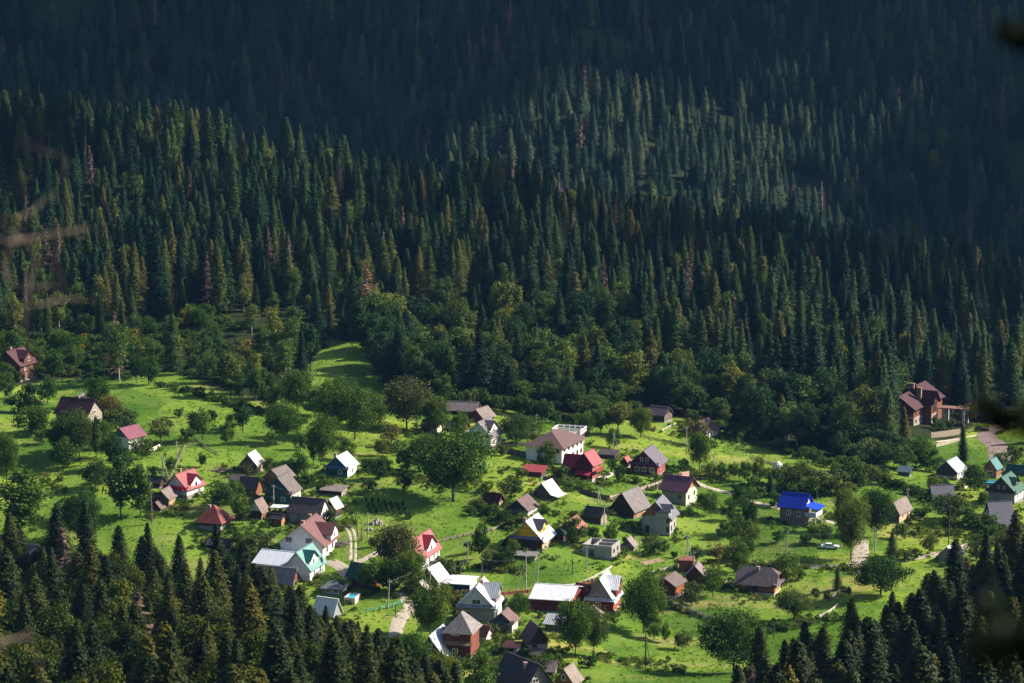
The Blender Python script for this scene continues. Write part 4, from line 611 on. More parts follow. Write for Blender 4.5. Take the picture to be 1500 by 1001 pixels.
def spruce_pts(h, R, rs, lv=.5, nb=8, per=7, bare=.06, pine=False, sparse=1.0, bulge=.9):
    P = []; N = []; z = h * bare; br = []
    while z < h * .992:
        t = (z / h - bare) / (1 - bare); r = R * ((1 - t) ** bulge) * (.75 + .25 * min(1, t * 6 + .2)) + .12
        k = max(3, int(nb * (1 - .45 * t))); a0 = rs.uniform(0, 6.28); rl = r * rs.uniform(.82, 1.12)
        for j in range(k):
            if rs.rand() > sparse: continue
            a = a0 + 6.283 * j / k + rs.normal(0, .22); L = rl * rs.uniform(.72, 1.18); dr = (.30 + .18 * (1 - t)) * rs.uniform(.5, 1.35)
            m = max(2, int(per * (L / R) + 1.5)); s = (np.arange(m) + rs.uniform(.2, 1, m)) / m; s = .15 + .85 * s ** .8
            x = L * s; zz = z - dr * L * s ** 1.6 + .18 * L * (s > .8) * (s - .8) ; sd = rs.normal(0, .16, m) * L * s ** .5
            P.append(np.stack([np.cos(a) * x - np.sin(a) * sd, np.sin(a) * x + np.cos(a) * sd, zz - rs.uniform(0, .25, m)], 1))
            N.append(np.stack([np.cos(a) * .7 + rs.normal(0, .24, m), np.sin(a) * .7 + rs.normal(0, .24, m), .55 + rs.normal(0, .24, m)], 1))
            br.append((z, a, L, dr))
        z += lv * rs.uniform(.75, 1.25) * (1 - .35 * t)
    return np.concatenate(P), np.concatenate(N), br
PROTO = {}
def trunk_mb(h, r, k=6, lean=0.0):
    mb = MB(); mb.tube([(0, 0, -1.5), (0, 0, h * .2), (lean * .5, 0, h * .6), (lean, 0, h * .97)], [r * 1.15, r, r * .55, r * .08], k); return mb
def make_spruce(key, h, R, seed, mat, hi=False, **kw):
    rs = np.random.RandomState(seed); P, N, br = spruce_pts(h, R, rs, **(dict(lv=.30, nb=14, per=20) if hi else dict(lv=.36, nb=12, per=16)) | kw)
    V, k = quads(P, N, .15 if hi else .185, key, mat, 1.4, rs); tr = trunk_mb(h, h * .011 + .05)
    PROTO[key] = dict(crown=polymesh(key + '_crown', V, k, [mat]), trunk=tr.mesh(key + '_trunk', BARK), h=h, w=2 * R, all=(V, k, tr), mat=mat)
def make_dead(key, h, R, seed, needles=True, M_DEAD=M_DEAD):
    rs = np.random.RandomState(seed); P, N, br = spruce_pts(h, R, rs, lv=.6, nb=7, per=5, bare=.12, sparse=.75)
    tr = trunk_mb(h, h * .010 + .05, 5)
    for (z, a, L, dr) in br[::1]:
        tr.tube([(0, 0, z), (math.cos(a) * L * .55, math.sin(a) * L * .55, z - dr * L * .2), (math.cos(a) * L, math.sin(a) * L, z - dr * L * .7)], [.05, .035, .01], 3)
    keep = rs.rand(len(P)) < (.75 if needles else .12); V, k = quads(P[keep], N[keep], .24, key, M_DEAD, 1.5, rs)
    PROTO[key] = dict(crown=polymesh(key + '_crown', V, k, [M_DEAD]), trunk=tr.mesh(key + '_trunk', DEADB), h=h, w=2 * R, all=(V, k, tr), mat=M_DEAD)
def make_broad(key, h, w, seed, mat, bark=None, clumps=46, leaves=75, bare=.18, shape='round', leaf=.26, open_=0.0):
    rs = np.random.RandomState(seed); R = w / 2; zc0 = h * bare; P = []; N = []; tr = trunk_mb(h * (.62 if shape == 'round' else .9), h * (.013 if shape == 'round' else .007) + .06, 6, rs.uniform(-.4, .4)); hh = h - zc0
    for i in range(clumps):
        u = rs.normal(size=3); u /= np.linalg.norm(u); rr = rs.uniform(.35, 1) ** .5
        t = (u[2] * rr + 1) / 2                       # 0 bottom .. 1 top of the crown
        if shape == 'tall': prof = math.sin(math.pi * min(1, max(.02, t * .88 + .1))) ** .7
        else: prof = 1.0
        c = np.array((u[0] * rr * R * .80 * prof, u[1] * rr * R * .80 * prof, zc0 + hh * (.12 + .80 * t)))
        c[:2] += rs.normal(0, R * .14, 2); c[2] += rs.normal(0, hh * .04); rc = R * rs.uniform(.22, .42) if shape == 'round' else min(R * .6, h * .09) * rs.uniform(.7, 1.2)
        m = int(leaves * rs.uniform(.5, 1.3)); d = rs.normal(size=(m, 3)); d /= np.linalg.norm(d, axis=1, keepdims=True)
        q = c + d * rc * rs.uniform(.45, 1.1, (m, 1)) * np.array((1, 1, .8)); P.append(q); N.append(d + rs.normal(0, .6, (m, 3)) + (0, 0, .3))
        if i % 3 == 0:
            z = zc0 * .6 + (c[2] - zc0 * .6) * .45; tr.tube([(0, 0, min(z, h * .55)), tuple(c * (.5, .5, 1) * (1, 1, .85)), tuple(c)], [h * .008 + .03, .05, .02], 4)
    P = np.concatenate(P); N = np.concatenate(N); P[:, 2] = np.maximum(P[:, 2], h * .06)
    V, k = quads(P, N, leaf, key, mat, 1.1, rs)
    PROTO[key] = dict(crown=polymesh(key + '_crown', V, k, [mat]), trunk=tr.mesh(key + '_trunk', bark or BARK), h=h, w=w, all=(V, k, tr), mat=mat)
for i in range(4):
    make_spruce('spruce%d' % i, 24, (3.9, 3.3, 4.3, 3.6)[i], 10 + i, M_SPR, bulge=(.68, .55, .8, .62)[i])
    make_spruce('near%d' % i, 24, (4.2, 3.5, 4.5, 3.9)[i], 20 + i, M_SPR3, hi=True, bulge=(.65, .55, .75, .6)[i])
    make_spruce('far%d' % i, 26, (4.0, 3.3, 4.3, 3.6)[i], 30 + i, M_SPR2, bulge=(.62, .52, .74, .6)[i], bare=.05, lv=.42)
make_spruce('pine0', 22, 3.6, 41, M_SPR, bulge=.45, bare=.3); make_spruce('pine1', 23, 3.0, 42, M_SPR, bulge=.5, bare=.22)
make_dead('dead0', 24, 2.0, 50); make_dead('dead1', 22, 1.6, 51, False); make_dead('dead2', 25, 2.4, 52); make_dead('rusty0', 24, 3.2, 53, True, M_DEADR)
for i in range(3):
    make_broad('oak%d' % i, 14, 14, 60 + i, M_LEAF, clumps=90, leaves=140, leaf=.20, bare=.12)
    make_broad('orch%d' % i, 6.5, 7, 70 + i, M_LEAF, clumps=36, leaves=95, leaf=.15, bare=.1)
    make_broad('belt%d' % i, 15, 11, 80 + i, M_BELT, clumps=70, leaves=110, leaf=.24, bare=.1)
    make_broad('birch%d' % i, 18, 6, 90 + i, M_BIRCH, bark=BIRCHB, clumps=44, leaves=70, shape='tall', bare=.12, leaf=.23)
    make_broad('tall%d' % i, 15, 6.5, 100 + i, M_LEAF, clumps=44, leaves=75, shape='tall', bare=.1, leaf=.24)
    make_broad('shrub%d' % i, 3.2, 4.4, 110 + i, M_LEAF, clumps=20, leaves=80, leaf=.14, bare=.02)
    make_broad('nearb%d' % i, 17, 9, 130 + i, M_NEARB, clumps=90, leaves=150, bare=.06, leaf=.18, shape='tall')
make_broad('rust0', 6.5, 6.5, 120, M_RUST, clumps=28, leaves=50, leaf=.18); make_broad('rust1', 7, 6, 121, M_RUST, clumps=24, leaves=40, leaf=.18)
make_broad('turn0', 13, 13, 122, M_RUST, clumps=90, leaves=130, leaf=.20)
make_broad('yellow0', 9, 4, 123, M_YEL, clumps=24, leaves=50, leaf=.2, shape='tall')
def plant(key, x, y, z, h, w, name, label=None, cat=None, group=None, rz=None, tilt=0.0):
    p = PROTO[key]; e = empty(name, (x, y, z), rz if rz is not None else random.uniform(0, 6.28), label=label, cat=cat, group=group)
    if tilt: e.rotation_euler = (random.gauss(0, tilt), random.gauss(0, tilt), e.rotation_euler[2])
    sc_ = (w / p['w'], w / p['w'], h / p['h'])
    for nm in ('trunk', 'crown'):
        o = bpy.data.objects.new(nm, p[nm]); COL.objects.link(o); o.parent = e; o.scale = sc_
    return e

# ---- trees of the village: base px, base py, crown width px, height px, kind
VT = """537 475 50 88 rusty;890 495 26 78 rusty;437 1012 54 150 rusty;590 352 18 50 rusty;1000 118 18 62 rusty;690 104 16 66 rusty;708 98 16 60 rusty;728 106 18 70 rusty;746 66 16 70 rusty;1080 196 22 46 rusty;1160 318 18 46 rusty;1078 322 14 38 rusty;958 314 14 36 rusty;1300 210 16 44 rusty;
600 1008 60 84 oak;642 1016 54 66 oak;700 1012 60 64 orch;556 1010 44 90 nsp;112 668 42 68 oak;148 672 34 56 oak;92 690 40 50 orch;735 1000 40 40 orch;175 560 32 92 birch;218 564 36 44 orch;201 561 18 42 orch;144 602 36 50 oak;160 632 40 52 rust;176 640 52 44 orch;45 638 52 45 orch;90 672 38 64 oak;116 676 46 72 oak;141 680 16 74 tall;166 684 36 50 orch;208 673 36 34 orch;
236 652 38 42 rust;272 650 22 26 shrub;297 645 42 48 orch;331 652 24 36 orch;356 634 28 52 tall;70 592 30 40 orch;52 606 44 46 orch;8 585 30 40 orch;28 606 40 30 shrub;10 712 34 78 oak;286 548 22 50 orch;305 562 26 48 orch;338 584 34 66 tall;351 584 20 42 orch;
375 588 26 50 tall;395 604 28 38 orch;400 542 32 92 birch;425 548 30 88 birch;455 545 30 72 tall;436 604 58 62 oak;415 650 52 62 oak;470 682 44 74 oak;459 682 14 46 tall;488 640 50 84 oak;520 644 56 76 oak;545 632 48 60 oak;500 600 44 46 orch;462 610 46 44 orch;
596 628 76 74 turn;574 655 36 34 rust;556 702 34 34 shrub;640 636 36 56 orch;664 735 112 108 oak;622 692 44 56 orch;596 690 34 34 shrub;436 702 34 42 orch;390 694 22 26 rust;363 699 20 22 rust;452 712 24 20 shrub;471 707 14 14 shrub;
177 759 44 92 tall;206 758 36 82 tall;223 768 9 74 bare;140 717 46 46 orch;320 748 50 44 orch;346 738 30 36 orch;356 768 30 46 orch;295 685 14 22 orch;330 722 16 16 shrub;30 790 72 104 tall;120 800 60 84 oak;382 816 48 40 orch;360 806 40 34 orch;470 838 12 26 shrub;497 866 28 26 shrub;
484 768 18 28 shrub;497 777 30 18 shrub;530 792 12 26 bare;582 842 72 74 turn;545 868 50 52 orch;602 870 52 62 orch;571 872 40 52 orch;656 846 38 30 shrub;672 842 30 24 shrub;666 898 40 36 rust;630 935 60 86 oak;648 962 40 46 orch;545 802 12 18 shrub;
760 908 32 42 orch;738 892 18 20 shrub;843 964 50 88 oak;870 962 40 78 oak;861 978 30 22 shrub;810 976 30 22 shrub;720 934 24 24 shrub;736 956 30 14 shrub;796 988 36 30 orch;943 928 60 96 oak;958 938 30 42 orch;975 942 14 32 orch;1000 952 26 30 orch;
1013 888 34 38 orch;1044 874 36 46 orch;1080 838 40 52 orch;1082 806 34 52 orch;1050 826 32 34 rust;1020 824 24 26 orch;1084 850 26 44 orch;1152 858 42 50 orch;1163 908 50 46 oak;1075 985 96 92 oak;1148 922 38 14 shrub;1200 938 36 12 shrub;
872 797 20 28 orch;893 799 20 34 orch;956 814 28 28 orch;973 812 18 24 orch;988 818 12 12 shrub;1040 755 36 38 orch;1067 763 26 34 orch;1078 784 28 32 rust;1095 782 32 56 orch;1088 748 38 36 orch;1025 688 36 56 orch;1041 702 22 26 orch;1020 652 40 42 rust;1058 700 18 24 orch;
1076 702 18 26 orch;1091 705 24 30 orch;1112 710 24 42 orch;1126 708 20 24 orch;900 658 26 32 orch;938 642 32 46 orch;905 636 34 50 birch;960 706 20 14 shrub;985 700 30 16 shrub;1000 690 20 20 shrub;800 689 30 46 orch;821 702 26 22 shrub;836 717 46 16 shrub;
756 654 44 48 orch;781 652 40 40 orch;748 731 38 32 orch;907 707 16 28 orch;896 692 14 22 orch;762 771 26 20 orch;842 797 36 42 orch;706 818 26 54 orch;720 832 30 26 shrub;736 832 32 32 orch;751 812 20 24 orch;
1246 820 48 94 oak;1283 788 46 72 oak;1236 782 30 70 oak;1204 798 30 32 orch;1139 795 22 20 orch;1090 818 34 34 orch;1150 718 40 40 orch;1171 722 36 46 orch;1190 727 28 30 orch;1212 724 58 38 rust;1236 712 58 46 orch;1130 728 18 34 spruce;1265 682 44 38 orch;
1307 817 26 38 spruce;1362 812 26 32 orch;1388 766 46 44 orch;1405 760 36 36 orch;1350 758 30 16 shrub;1434 774 44 26 shrub;1416 766 40 24 shrub;1290 872 76 58 oak;1227 864 18 34 spruce;1196 878 14 18 orch;1212 880 12 14 orch;
1299 656 30 66 spruce;1325 656 26 60 spruce;1411 676 18 56 spruce;1342 688 46 50 orch;1362 690 40 36 orch;1318 690 40 40 orch;1290 684 30 36 orch;1378 632 18 16 shrub;1392 630 20 18 shrub;1368 628 14 20 shrub;1402 622 20 26 rust;1420 622 30 34 rust;1412 600 24 50 spruce;
1421 718 32 40 orch;1438 714 24 26 orch;1380 716 22 16 shrub;1468 680 26 20 shrub;1488 676 30 26 shrub;1240 870 24 12 shrub;1340 820 20 20 shrub;1325 822 30 20 shrub;1258 760 20 22 shrub;1110 730 40 20 shrub;1085 722 34 16 shrub;
1135 742 30 22 shrub;690 756 18 16 shrub;703 748 22 18 shrub;722 756 22 20 shrub;738 766 24 22 shrub;748 774 20 18 shrub;780 748 16 12 shrub;800 752 20 10 shrub;815 756 16 10 shrub;645 700 20 20 rust;735 700 14 18 rust;
612 820 34 30 shrub;520 772 12 14 shrub;536 690 30 22 shrub;560 690 26 24 orch;580 662 40 18 shrub;602 668 30 14 shrub;690 650 30 20 shrub;672 640 26 40 orch;735 668 20 20 shrub;860 640 26 34 orch;880 636 30 44 orch;648 590 40 44 orch;1240 724 30 20 shrub;1255 716 30 30 shrub;
340 630 24 24 orch;310 618 18 20 shrub;560 668 26 30 orch;512 676 30 34 orch;440 660 26 30 shrub;395 655 20 24 shrub;262 612 14 16 shrub;60 652 24 26 shrub;130 730 24 20 shrub;152 706 26 22 shrub;1170 850 22 20 shrub;1098 862 20 18 shrub;1060 822 24 22 shrub;
918 800 14 16 shrub;905 745 14 12 shrub;1010 756 16 14 shrub;1000 758 14 12 shrub;868 700 26 14 shrub;930 708 24 12 shrub;765 700 20 16 shrub;1330 770 12 12 shrub;1480 790 30 20 shrub;1450 786 30 20 shrub;1465 812 34 34 orch;1430 820 40 40 orch;80 900 60 160 nsp;132 905 60 172 nsp;175 898 48 128 nsp;220 915 58 148 nsp;262 925 50 140 nsp;326 915 54 148 nsp;352 930 50 138 nsp;398 962 60 132 nsp;438 985 50 105 nsp;20 890 60 140 nsp;1352 968 54 130 nsp;1302 990 56 125 nsp;1242 1030 60 155 nsp;1180 1050 60 140 nsp;1396 950 58 162 nsp;1442 940 56 168 nsp;1482 930 58 182 nsp;1108 1065 66 150 nsp;95 880 50 110 oak;60 640 30 46 orch;100 660 24 40 orch;150 660 30 44 orch;185 690 24 30 shrub;225 700 20 20 shrub;250 690 18 20 shrub;480 720 22 22 shrub;420 692 20 22 shrub;590 720 30 30 orch;700 700 26 26 shrub;715 720 20 18 shrub;540 720 26 22 shrub;1100 800 30 36 orch;1060 790 24 26 orch;930 780 18 18 shrub;1320 790 24 26 shrub;600 760 16 14 shrub;1180 800 20 20 shrub;1370 720 26 24 orch;1440 740 24 22 shrub;840 760 16 14 shrub;690 810 20 20 shrub"""
KN = dict(rusty=('dead_spruce', 'rusty red dead spruce', 'dead spruce', 1), birch=('birch_tree', 'slim birch', 'tree', 3), orch=('orchard_tree', 'round leafy tree', 'tree', 3), oak=('broadleaf_tree', 'large broadleaf tree', 'tree', 3), rust=('orchard_tree', 'brownish thin leaved tree', 'tree', 2),
          tall=('broadleaf_tree', 'upright leafy tree', 'tree', 3), shrub=('shrub', 'low green shrub', 'shrub', 3), turn=('broadleaf_tree', 'broad tree with brownish crown', 'tree', 1), spruce=('spruce_tree', 'young spruce', 'tree', 4), nsp=('spruce_tree', 'big dark spruce', 'spruce', 4), bare=('dead_tree', 'thin nearly bare tree', 'tree', 1))
USED = {}
def unique(base, px, py, items=None, what='by'):
    """a label from the nearest building and the side it stands on, made unique with the next nearest"""
    near = sorted(BUILD, key=lambda b_: math.hypot(b_[0] - px, (b_[1] - py) * 1.5))
    def side(b_):
        dx, dy = px - b_[0], py - b_[1]
        if abs(dx) > abs(dy) * 1.1: return 'right of' if dx > 0 else 'left of'
        return 'in front of' if dy > 0 else 'behind'
    for k in range(0, 9):
        q = '%s %s %s' % (base, side(near[k]), near[k][2])
        if q not in USED: USED[q] = 1; return q
    for k in range(0, 9):
        q = '%s between %s and %s' % (base, near[k][2], near[k + 1][2])
        if q not in USED and len(q.split()) <= 16: USED[q] = 1; return q
    return base
SPOTS = []
for i, rec in enumerate(VT.replace('\n', '').split(';')):
    f = rec.split(); px, py, cw, ch = map(float, f[:4]); kd = f[4]; P = G(px, py); s = S_at(P); nm, ds, ct, nv = KN[kd]
    w_, h_ = cw / s, ch / s
    if kd != 'shrub': w_ *= 1.08; h_ *= 1.04
    if kd == 'rusty': nm, ds = 'dead_spruce', 'rusty red dead spruce'
    key = {'bare': 'dead1', 'spruce': 'spruce%d' % (i % 4), 'nsp': 'near%d' % (i % 4)}.get(kd) or '%s%d' % (kd, i % nv)
    if kd in ('orch', 'rust') and h_ > 9.5 and w_ > 6: key = 'oak%d' % (i % 3) if kd == 'orch' else 'turn0'
    size = 'small' if h_ < 4 else 'tall' if h_ > 11 else 'mid sized'
    lab = ds if kd in ('turn', 'bare', 'rusty') else size + ' ' + ds.replace('large ', '')
    if kd == 'shrub': lab = ds if w_ < 5 else 'wide spreading shrub'
    plant(key, P[0], P[1], P[2] - .1, h_, w_, nm, unique(lab, px, py), ct, tilt=.03); SPOTS.append((P[0], P[1], w_ * .45))
# ---- hedges: counted shrubs along lines
def hedge(pts, n, w0, w1, label, group, hf=.75, jit=3, kinds=('shrub0', 'shrub1', 'shrub2')):
    L = [math.dist(a, b_) for a, b_ in zip(pts[:-1], pts[1:])]; T = sum(L)
    for i in range(n):
        t = (i + .5) / n * T; k = 0
        while k < len(L) - 1 and t > L[k]: t -= L[k]; k += 1
        f_ = t / L[k]; px = pts[k][0] + (pts[k+1][0]-pts[k][0]) * f_ + random.gauss(0, jit); py = pts[k][1] + (pts[k+1][1]-pts[k][1]) * f_ + random.gauss(0, jit * .4)
        P = G(px, py); s = S_at(P); w_ = random.uniform(w0, w1) / s; plant(random.choice(kinds), P[0], P[1], P[2] - .1, w_ * hf * random.uniform(.7, 1.3), w_, 'shrub', label, 'shrub', group)
hedge([(235, 566), (300, 584), (370, 604), (450, 622)], 22, 12, 20, 'dark shrub in the hedgerow across the upper left meadow', 'shrubs of the upper left hedgerow')
hedge([(90, 548), (150, 552), (190, 556)], 9, 12, 22, 'dark shrub in the row above the left meadow near the brick house', 'shrubs above the left meadow')
hedge([(630, 660), (700, 668)], 6, 12, 18, 'low shrub in the row behind the big oak like tree', 'shrubs behind the big tree')
hedge([(1010, 618), (1090, 646), (1170, 672), (1240, 690), (1300, 700)], 30, 16, 30, 'shaded shrub along the right hand foot of the forest', 'shrubs at the forest foot on the right')
hedge([(1275, 704), (1330, 722), (1380, 742)], 14, 14, 24, 'dark shrub in the hedge between the right hand meadows', 'shrubs of the right hedge')
hedge([(1380, 770), (1440, 778), (1495, 786)], 9, 16, 26, 'dark shrub in front of the A-frame cabins', 'shrubs by the A-frame cabins')
hedge([(690, 742), (720, 756), (750, 776)], 7, 14, 20, 'shrub in the hedge above the yellow gabled house', 'hedge above the yellow house')
hedge([(1100, 720), (1180, 728), (1250, 722), (1285, 704)], 16, 18, 30, 'shrub in the thicket behind the blue roofed house', 'thicket behind the blue roofed house', hf=.9)
hedge([(560, 600), (640, 606), (700, 596), (780, 612), (850, 626), (940, 612)], 20, 20, 34, 'shady shrub under the broadleaf belt behind the village', 'shrubs under the broadleaf belt', hf=.9)

# ---- woods: jittered grids on the real ground, split by what stands where
def grid(x0, x1, y0, y1, sp, seed):
    rs = np.random.RandomState(seed); X, Y = np.meshgrid(np.arange(x0, x1, sp), np.arange(y0, y1, sp * .92)); X = X + (np.arange(X.shape[0])[:, None] % 2) * sp / 2
    X = X.ravel() + rs.uniform(-.42, .42, X.size) * sp; Y = Y.ravel() + rs.uniform(-.42, .42, Y.size) * sp; Z = hz(X, Y); px, py, f_ = project(X, Y, Z)
    return X, Y, Z, px, py, rs
BELT = [(560, 470), (620, 455), (700, 470), (800, 490), (900, 500), (950, 540), (1000, 560), (1100, 590), (1200, 610), (1290, 640), (1300, 690), (1240, 678), (1160, 667), (1090, 642), (1000, 614), (940, 604), (850, 619), (770, 604), (700, 588), (640, 598), (590, 583), (556, 558), (520, 500), (530, 480)]
SCRUB = [(60, 470), (150, 490), (250, 470), (440, 480), (470, 500), (455, 520), (440, 572), (400, 588), (330, 572), (240, 538), (180, 553), (90, 553), (0, 570), (-60, 570), (-60, 500)]
CLEAR = [(300, 478), (345, 482), (420, 520), (440, 545), (400, 540), (330, 500)]
MANS = [(1295, 630), (1300, 690), (1400, 700), (1500, 690), (1560, 640), (1560, 600), (1420, 596), (1330, 600)]
individuals = []; stuff = []
# mid hill
X, Y, Z, px, py, rs = grid(-420, 420, 790, 1185, 6.9, 3)
ok = (px > -420) & (px < 1920) & ~inpoly(px, py, MEADOW) & ~inpoly(px, py, SCRUB) & ~inpoly(px, py, MANS) & (py < 700) & (Y > 790)
belt = inpoly(px, py, BELT)
gap = vnoise(X / 26, Y / 26, 21)
for i in np.nonzero(ok)[0]:
    if gap[i] < .2 and not belt[i]: continue
    if belt[i]:
        if rs.rand() < .30: continue
        k = 'belt%d' % rs.randint(3) if rs.rand() < .62 else ('birch%d' % rs.randint(3) if rs.rand() < .45 else 'spruce%d' % rs.randint(4)); individuals.append((X[i], Y[i], Z[i], k, rs.uniform(8, 19), rs.uniform(6, 11.5), px[i], py[i], 'belt')); continue
    edge = (py[i] > 450) or (vnoise(np.array(X[i] / 60), np.array(Y[i] / 60), 33) > .62)
    r_ = rs.rand(); h_ = (rs.uniform(6, 13) if rs.rand() < .35 else rs.uniform(14, 23)) * (.8 + .4 * float(vnoise(np.array(X[i] / 40), np.array(Y[i] / 40), 8)))
    patch = float(vnoise(np.array(X[i] / 35), np.array(Y[i] / 35), 12))
    if px[i] > 1150 and py[i] < 520 and r_ < .5: k = 'pine%d' % rs.randint(2); h_ *= .75
    elif r_ < .05: k = 'dead%d' % rs.randint(3)
    elif (r_ < .13 and patch > .5) or (edge and r_ < .34 and py[i] > 410 and patch > .3): k = 'birch%d' % rs.randint(3); h_ *= .75
    else: k = 'spruce%d' % rs.randint(4)
    w_ = h_ * (rs.uniform(.32, .46) if k[:4] in ('spru', 'dead') else rs.uniform(.28, .4))
    if k[:4] == 'dead': w_ *= .75
    stuff.append((X[i], Y[i], Z[i], k, h_, w_, px[i], py[i], 'mid'))
# far slope
X, Y, Z, px, py, rs = grid(-640, 640, 1400, 1800, 8.3, 4)
ok = (px > -380) & (px < 1880) & (py > -120)
for i in np.nonzero(ok)[0]:
    if vnoise(np.array(X[i] / 22), np.array(Y[i] / 30), 41) < .16: continue
    h_ = rs.uniform(7, 14) if rs.rand() < .3 else rs.uniform(15, 24); dd = float(vnoise(np.array(X[i] / 45), np.array(Y[i] / 45), 55)); r_ = rs.rand()
    if r_ < .03 + .35 * max(0, dd - .72): k = 'dead%d' % rs.randint(3)
    elif px[i] > 1300 and py[i] < 260 and r_ < .4: k = 'belt%d' % rs.randint(3); h_ *= .6
    elif py[i] > 260 and r_ < .25: k = 'belt%d' % rs.randint(3); h_ *= .5
    else: k = 'far%d' % rs.randint(4)
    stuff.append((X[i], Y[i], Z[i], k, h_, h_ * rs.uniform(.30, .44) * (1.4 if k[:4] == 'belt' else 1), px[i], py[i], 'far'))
TLX = [-200, 0, 60, 100, 150, 220, 280, 330, 400, 460, 520, 600, 680, 730, 1010, 1050, 1100, 1180, 1240, 1300, 1340, 1390, 1440, 1500, 1700]; TLY = [730, 745, 765, 735, 755, 765, 790, 765, 825, 862, 892, 925, 970, 1000, 1000, 985, 950, 915, 890, 870, 845, 815, 785, 755, 740]
# near woods, bottom left and bottom right
X, Y, Z, px, py, rs = grid(-250, 250, 385, 640, 7.8, 5)
ok = (px > -420) & (px < 1920) & ~inpoly(px, py, MEADOW) & ((py > 860) | (px < -130) | (px > 1600))
for i in np.nonzero(ok)[0]:
    h_ = rs.uniform(18, 29); r_ = rs.rand(); sI = S_at((X[i], Y[i], Z[i])); lim_ = np.interp(px[i], TLX, TLY) + rs.uniform(0, 38); h_ = min(h_, (py[i] - lim_) / sI); topy = py[i] - h_ * sI
    if topy > 1010 or h_ < 13.5: continue
    if rs.rand() < .12: continue
    left = px[i] < 800
    if r_ < .01: k = 'dead%d' % rs.choice([0, 2])
    elif r_ < (.65 if px[i] < 330 else .22 if left else .05): k = 'nearb%d' % rs.randint(3); h_ *= .8
    else: k = 'near%d' % rs.randint(4)
    stuff.append((X[i], Y[i], Z[i], k, h_, h_ * rs.uniform(.38, .52) * (1.1 if k[:5] == 'nearb' else 1), px[i], py[i], 'nearL' if left else 'nearR'))
# scrub slope, upper left
X, Y, Z, px, py, rs = grid(-230, -40, 790, 960, 5.2, 6)
ok = inpoly(px, py, SCRUB) & ~inpoly(px, py, CLEAR)
for i in np.nonzero(ok)[0]:
    r_ = rs.rand()
    if r_ < .25: continue
    if r_ < .72: k, h_, w_ = 'shrub%d' % rs.randint(3), rs.uniform(2, 4.5), rs.uniform(4, 7)
    elif r_ < .88: k, h_, w_ = 'orch%d' % rs.randint(3), rs.uniform(6, 10), rs.uniform(5, 8)
    elif r_ < .94: k, h_, w_ = 'birch%d' % rs.randint(3), rs.uniform(11, 17), rs.uniform(4, 6)
    elif r_ < .97: k, h_, w_ = 'yellow0', rs.uniform(5, 8), rs.uniform(3, 4)
    else: k, h_, w_ = 'spruce%d' % rs.randint(4), rs.uniform(12, 20), rs.uniform(4, 5)
    individuals.append((X[i], Y[i], Z[i], k, h_, w_, px[i], py[i], 'scrub'))
GRP = {'belt': ('in the broadleaf belt between the village and the spruce slope', 'trees of the broadleaf belt'), 'scrub': ('on the scrubby bank above the upper left meadow', 'plants of the scrubby bank'),
       'nearL': ('in the wood filling the lower left corner', 'trees of the lower left wood'), 'nearR': ('in the wood filling the lower right corner', 'trees of the lower right wood'),
       'mid': ('on the sunlit middle hill above the village', 'trees of the middle hill'), 'far': ('on the hazy far mountainside', 'trees of the far mountainside')}
def kindof(k):
    if k[:4] in ('spru', 'near', 'far0', 'far1', 'far2', 'far3') and k[:5] != 'nearb': return 'spruce_tree', 'dark pointed spruce', 'spruce'
    if k[:4] == 'pine': return 'pine_tree', 'broad topped pine', 'pine'
    if k[:4] == 'dead': return 'dead_spruce', 'reddish brown dead spruce', 'dead spruce'
    if k[:5] == 'birch': return 'birch_tree', 'pale stemmed birch', 'birch'
    if k[:5] == 'shrub': return 'shrub', 'low shrub', 'shrub'
    if k[:5] == 'yello': return 'broadleaf_tree', 'yellow leaved small tree', 'tree'
    return 'broadleaf_tree', 'rounded leafy tree', 'tree'
# the individuals that show largest, at most 300 of a kind; the rest become one wood each
def showing(t): return t[4] * S_at(t[:3]) * (1 if -40 < t[6] < 1540 else .05) * (1 if t[7] - t[4] * S_at(t[:3]) < 990 else .1) * (1.15 if t[8] == 'nearL' else 1)
lim = {'spruce_tree': 285, 'pine_tree': 100, 'dead_spruce': 120, 'birch_tree': 150, 'broadleaf_tree': 130}; cnt = {}
rest = []
for t in sorted(stuff, key=showing, reverse=True):
    nm = kindof(t[3])[0]; cnt[nm] = cnt.get(nm, 0) + 1
    if cnt[nm] <= lim[nm] and showing(t) > 10: individuals.append(t)
    else: rest.append(t)
for (x, y, z, k, h_, w_, px_, py_, g) in individuals:
    nm, ds, ct = kindof(k); wh, gp = GRP[g]
    plant(k, x, y, z - .2, h_, w_, nm, ds + ' ' + wh, ct, gp + ': ' + ct, tilt=.02)
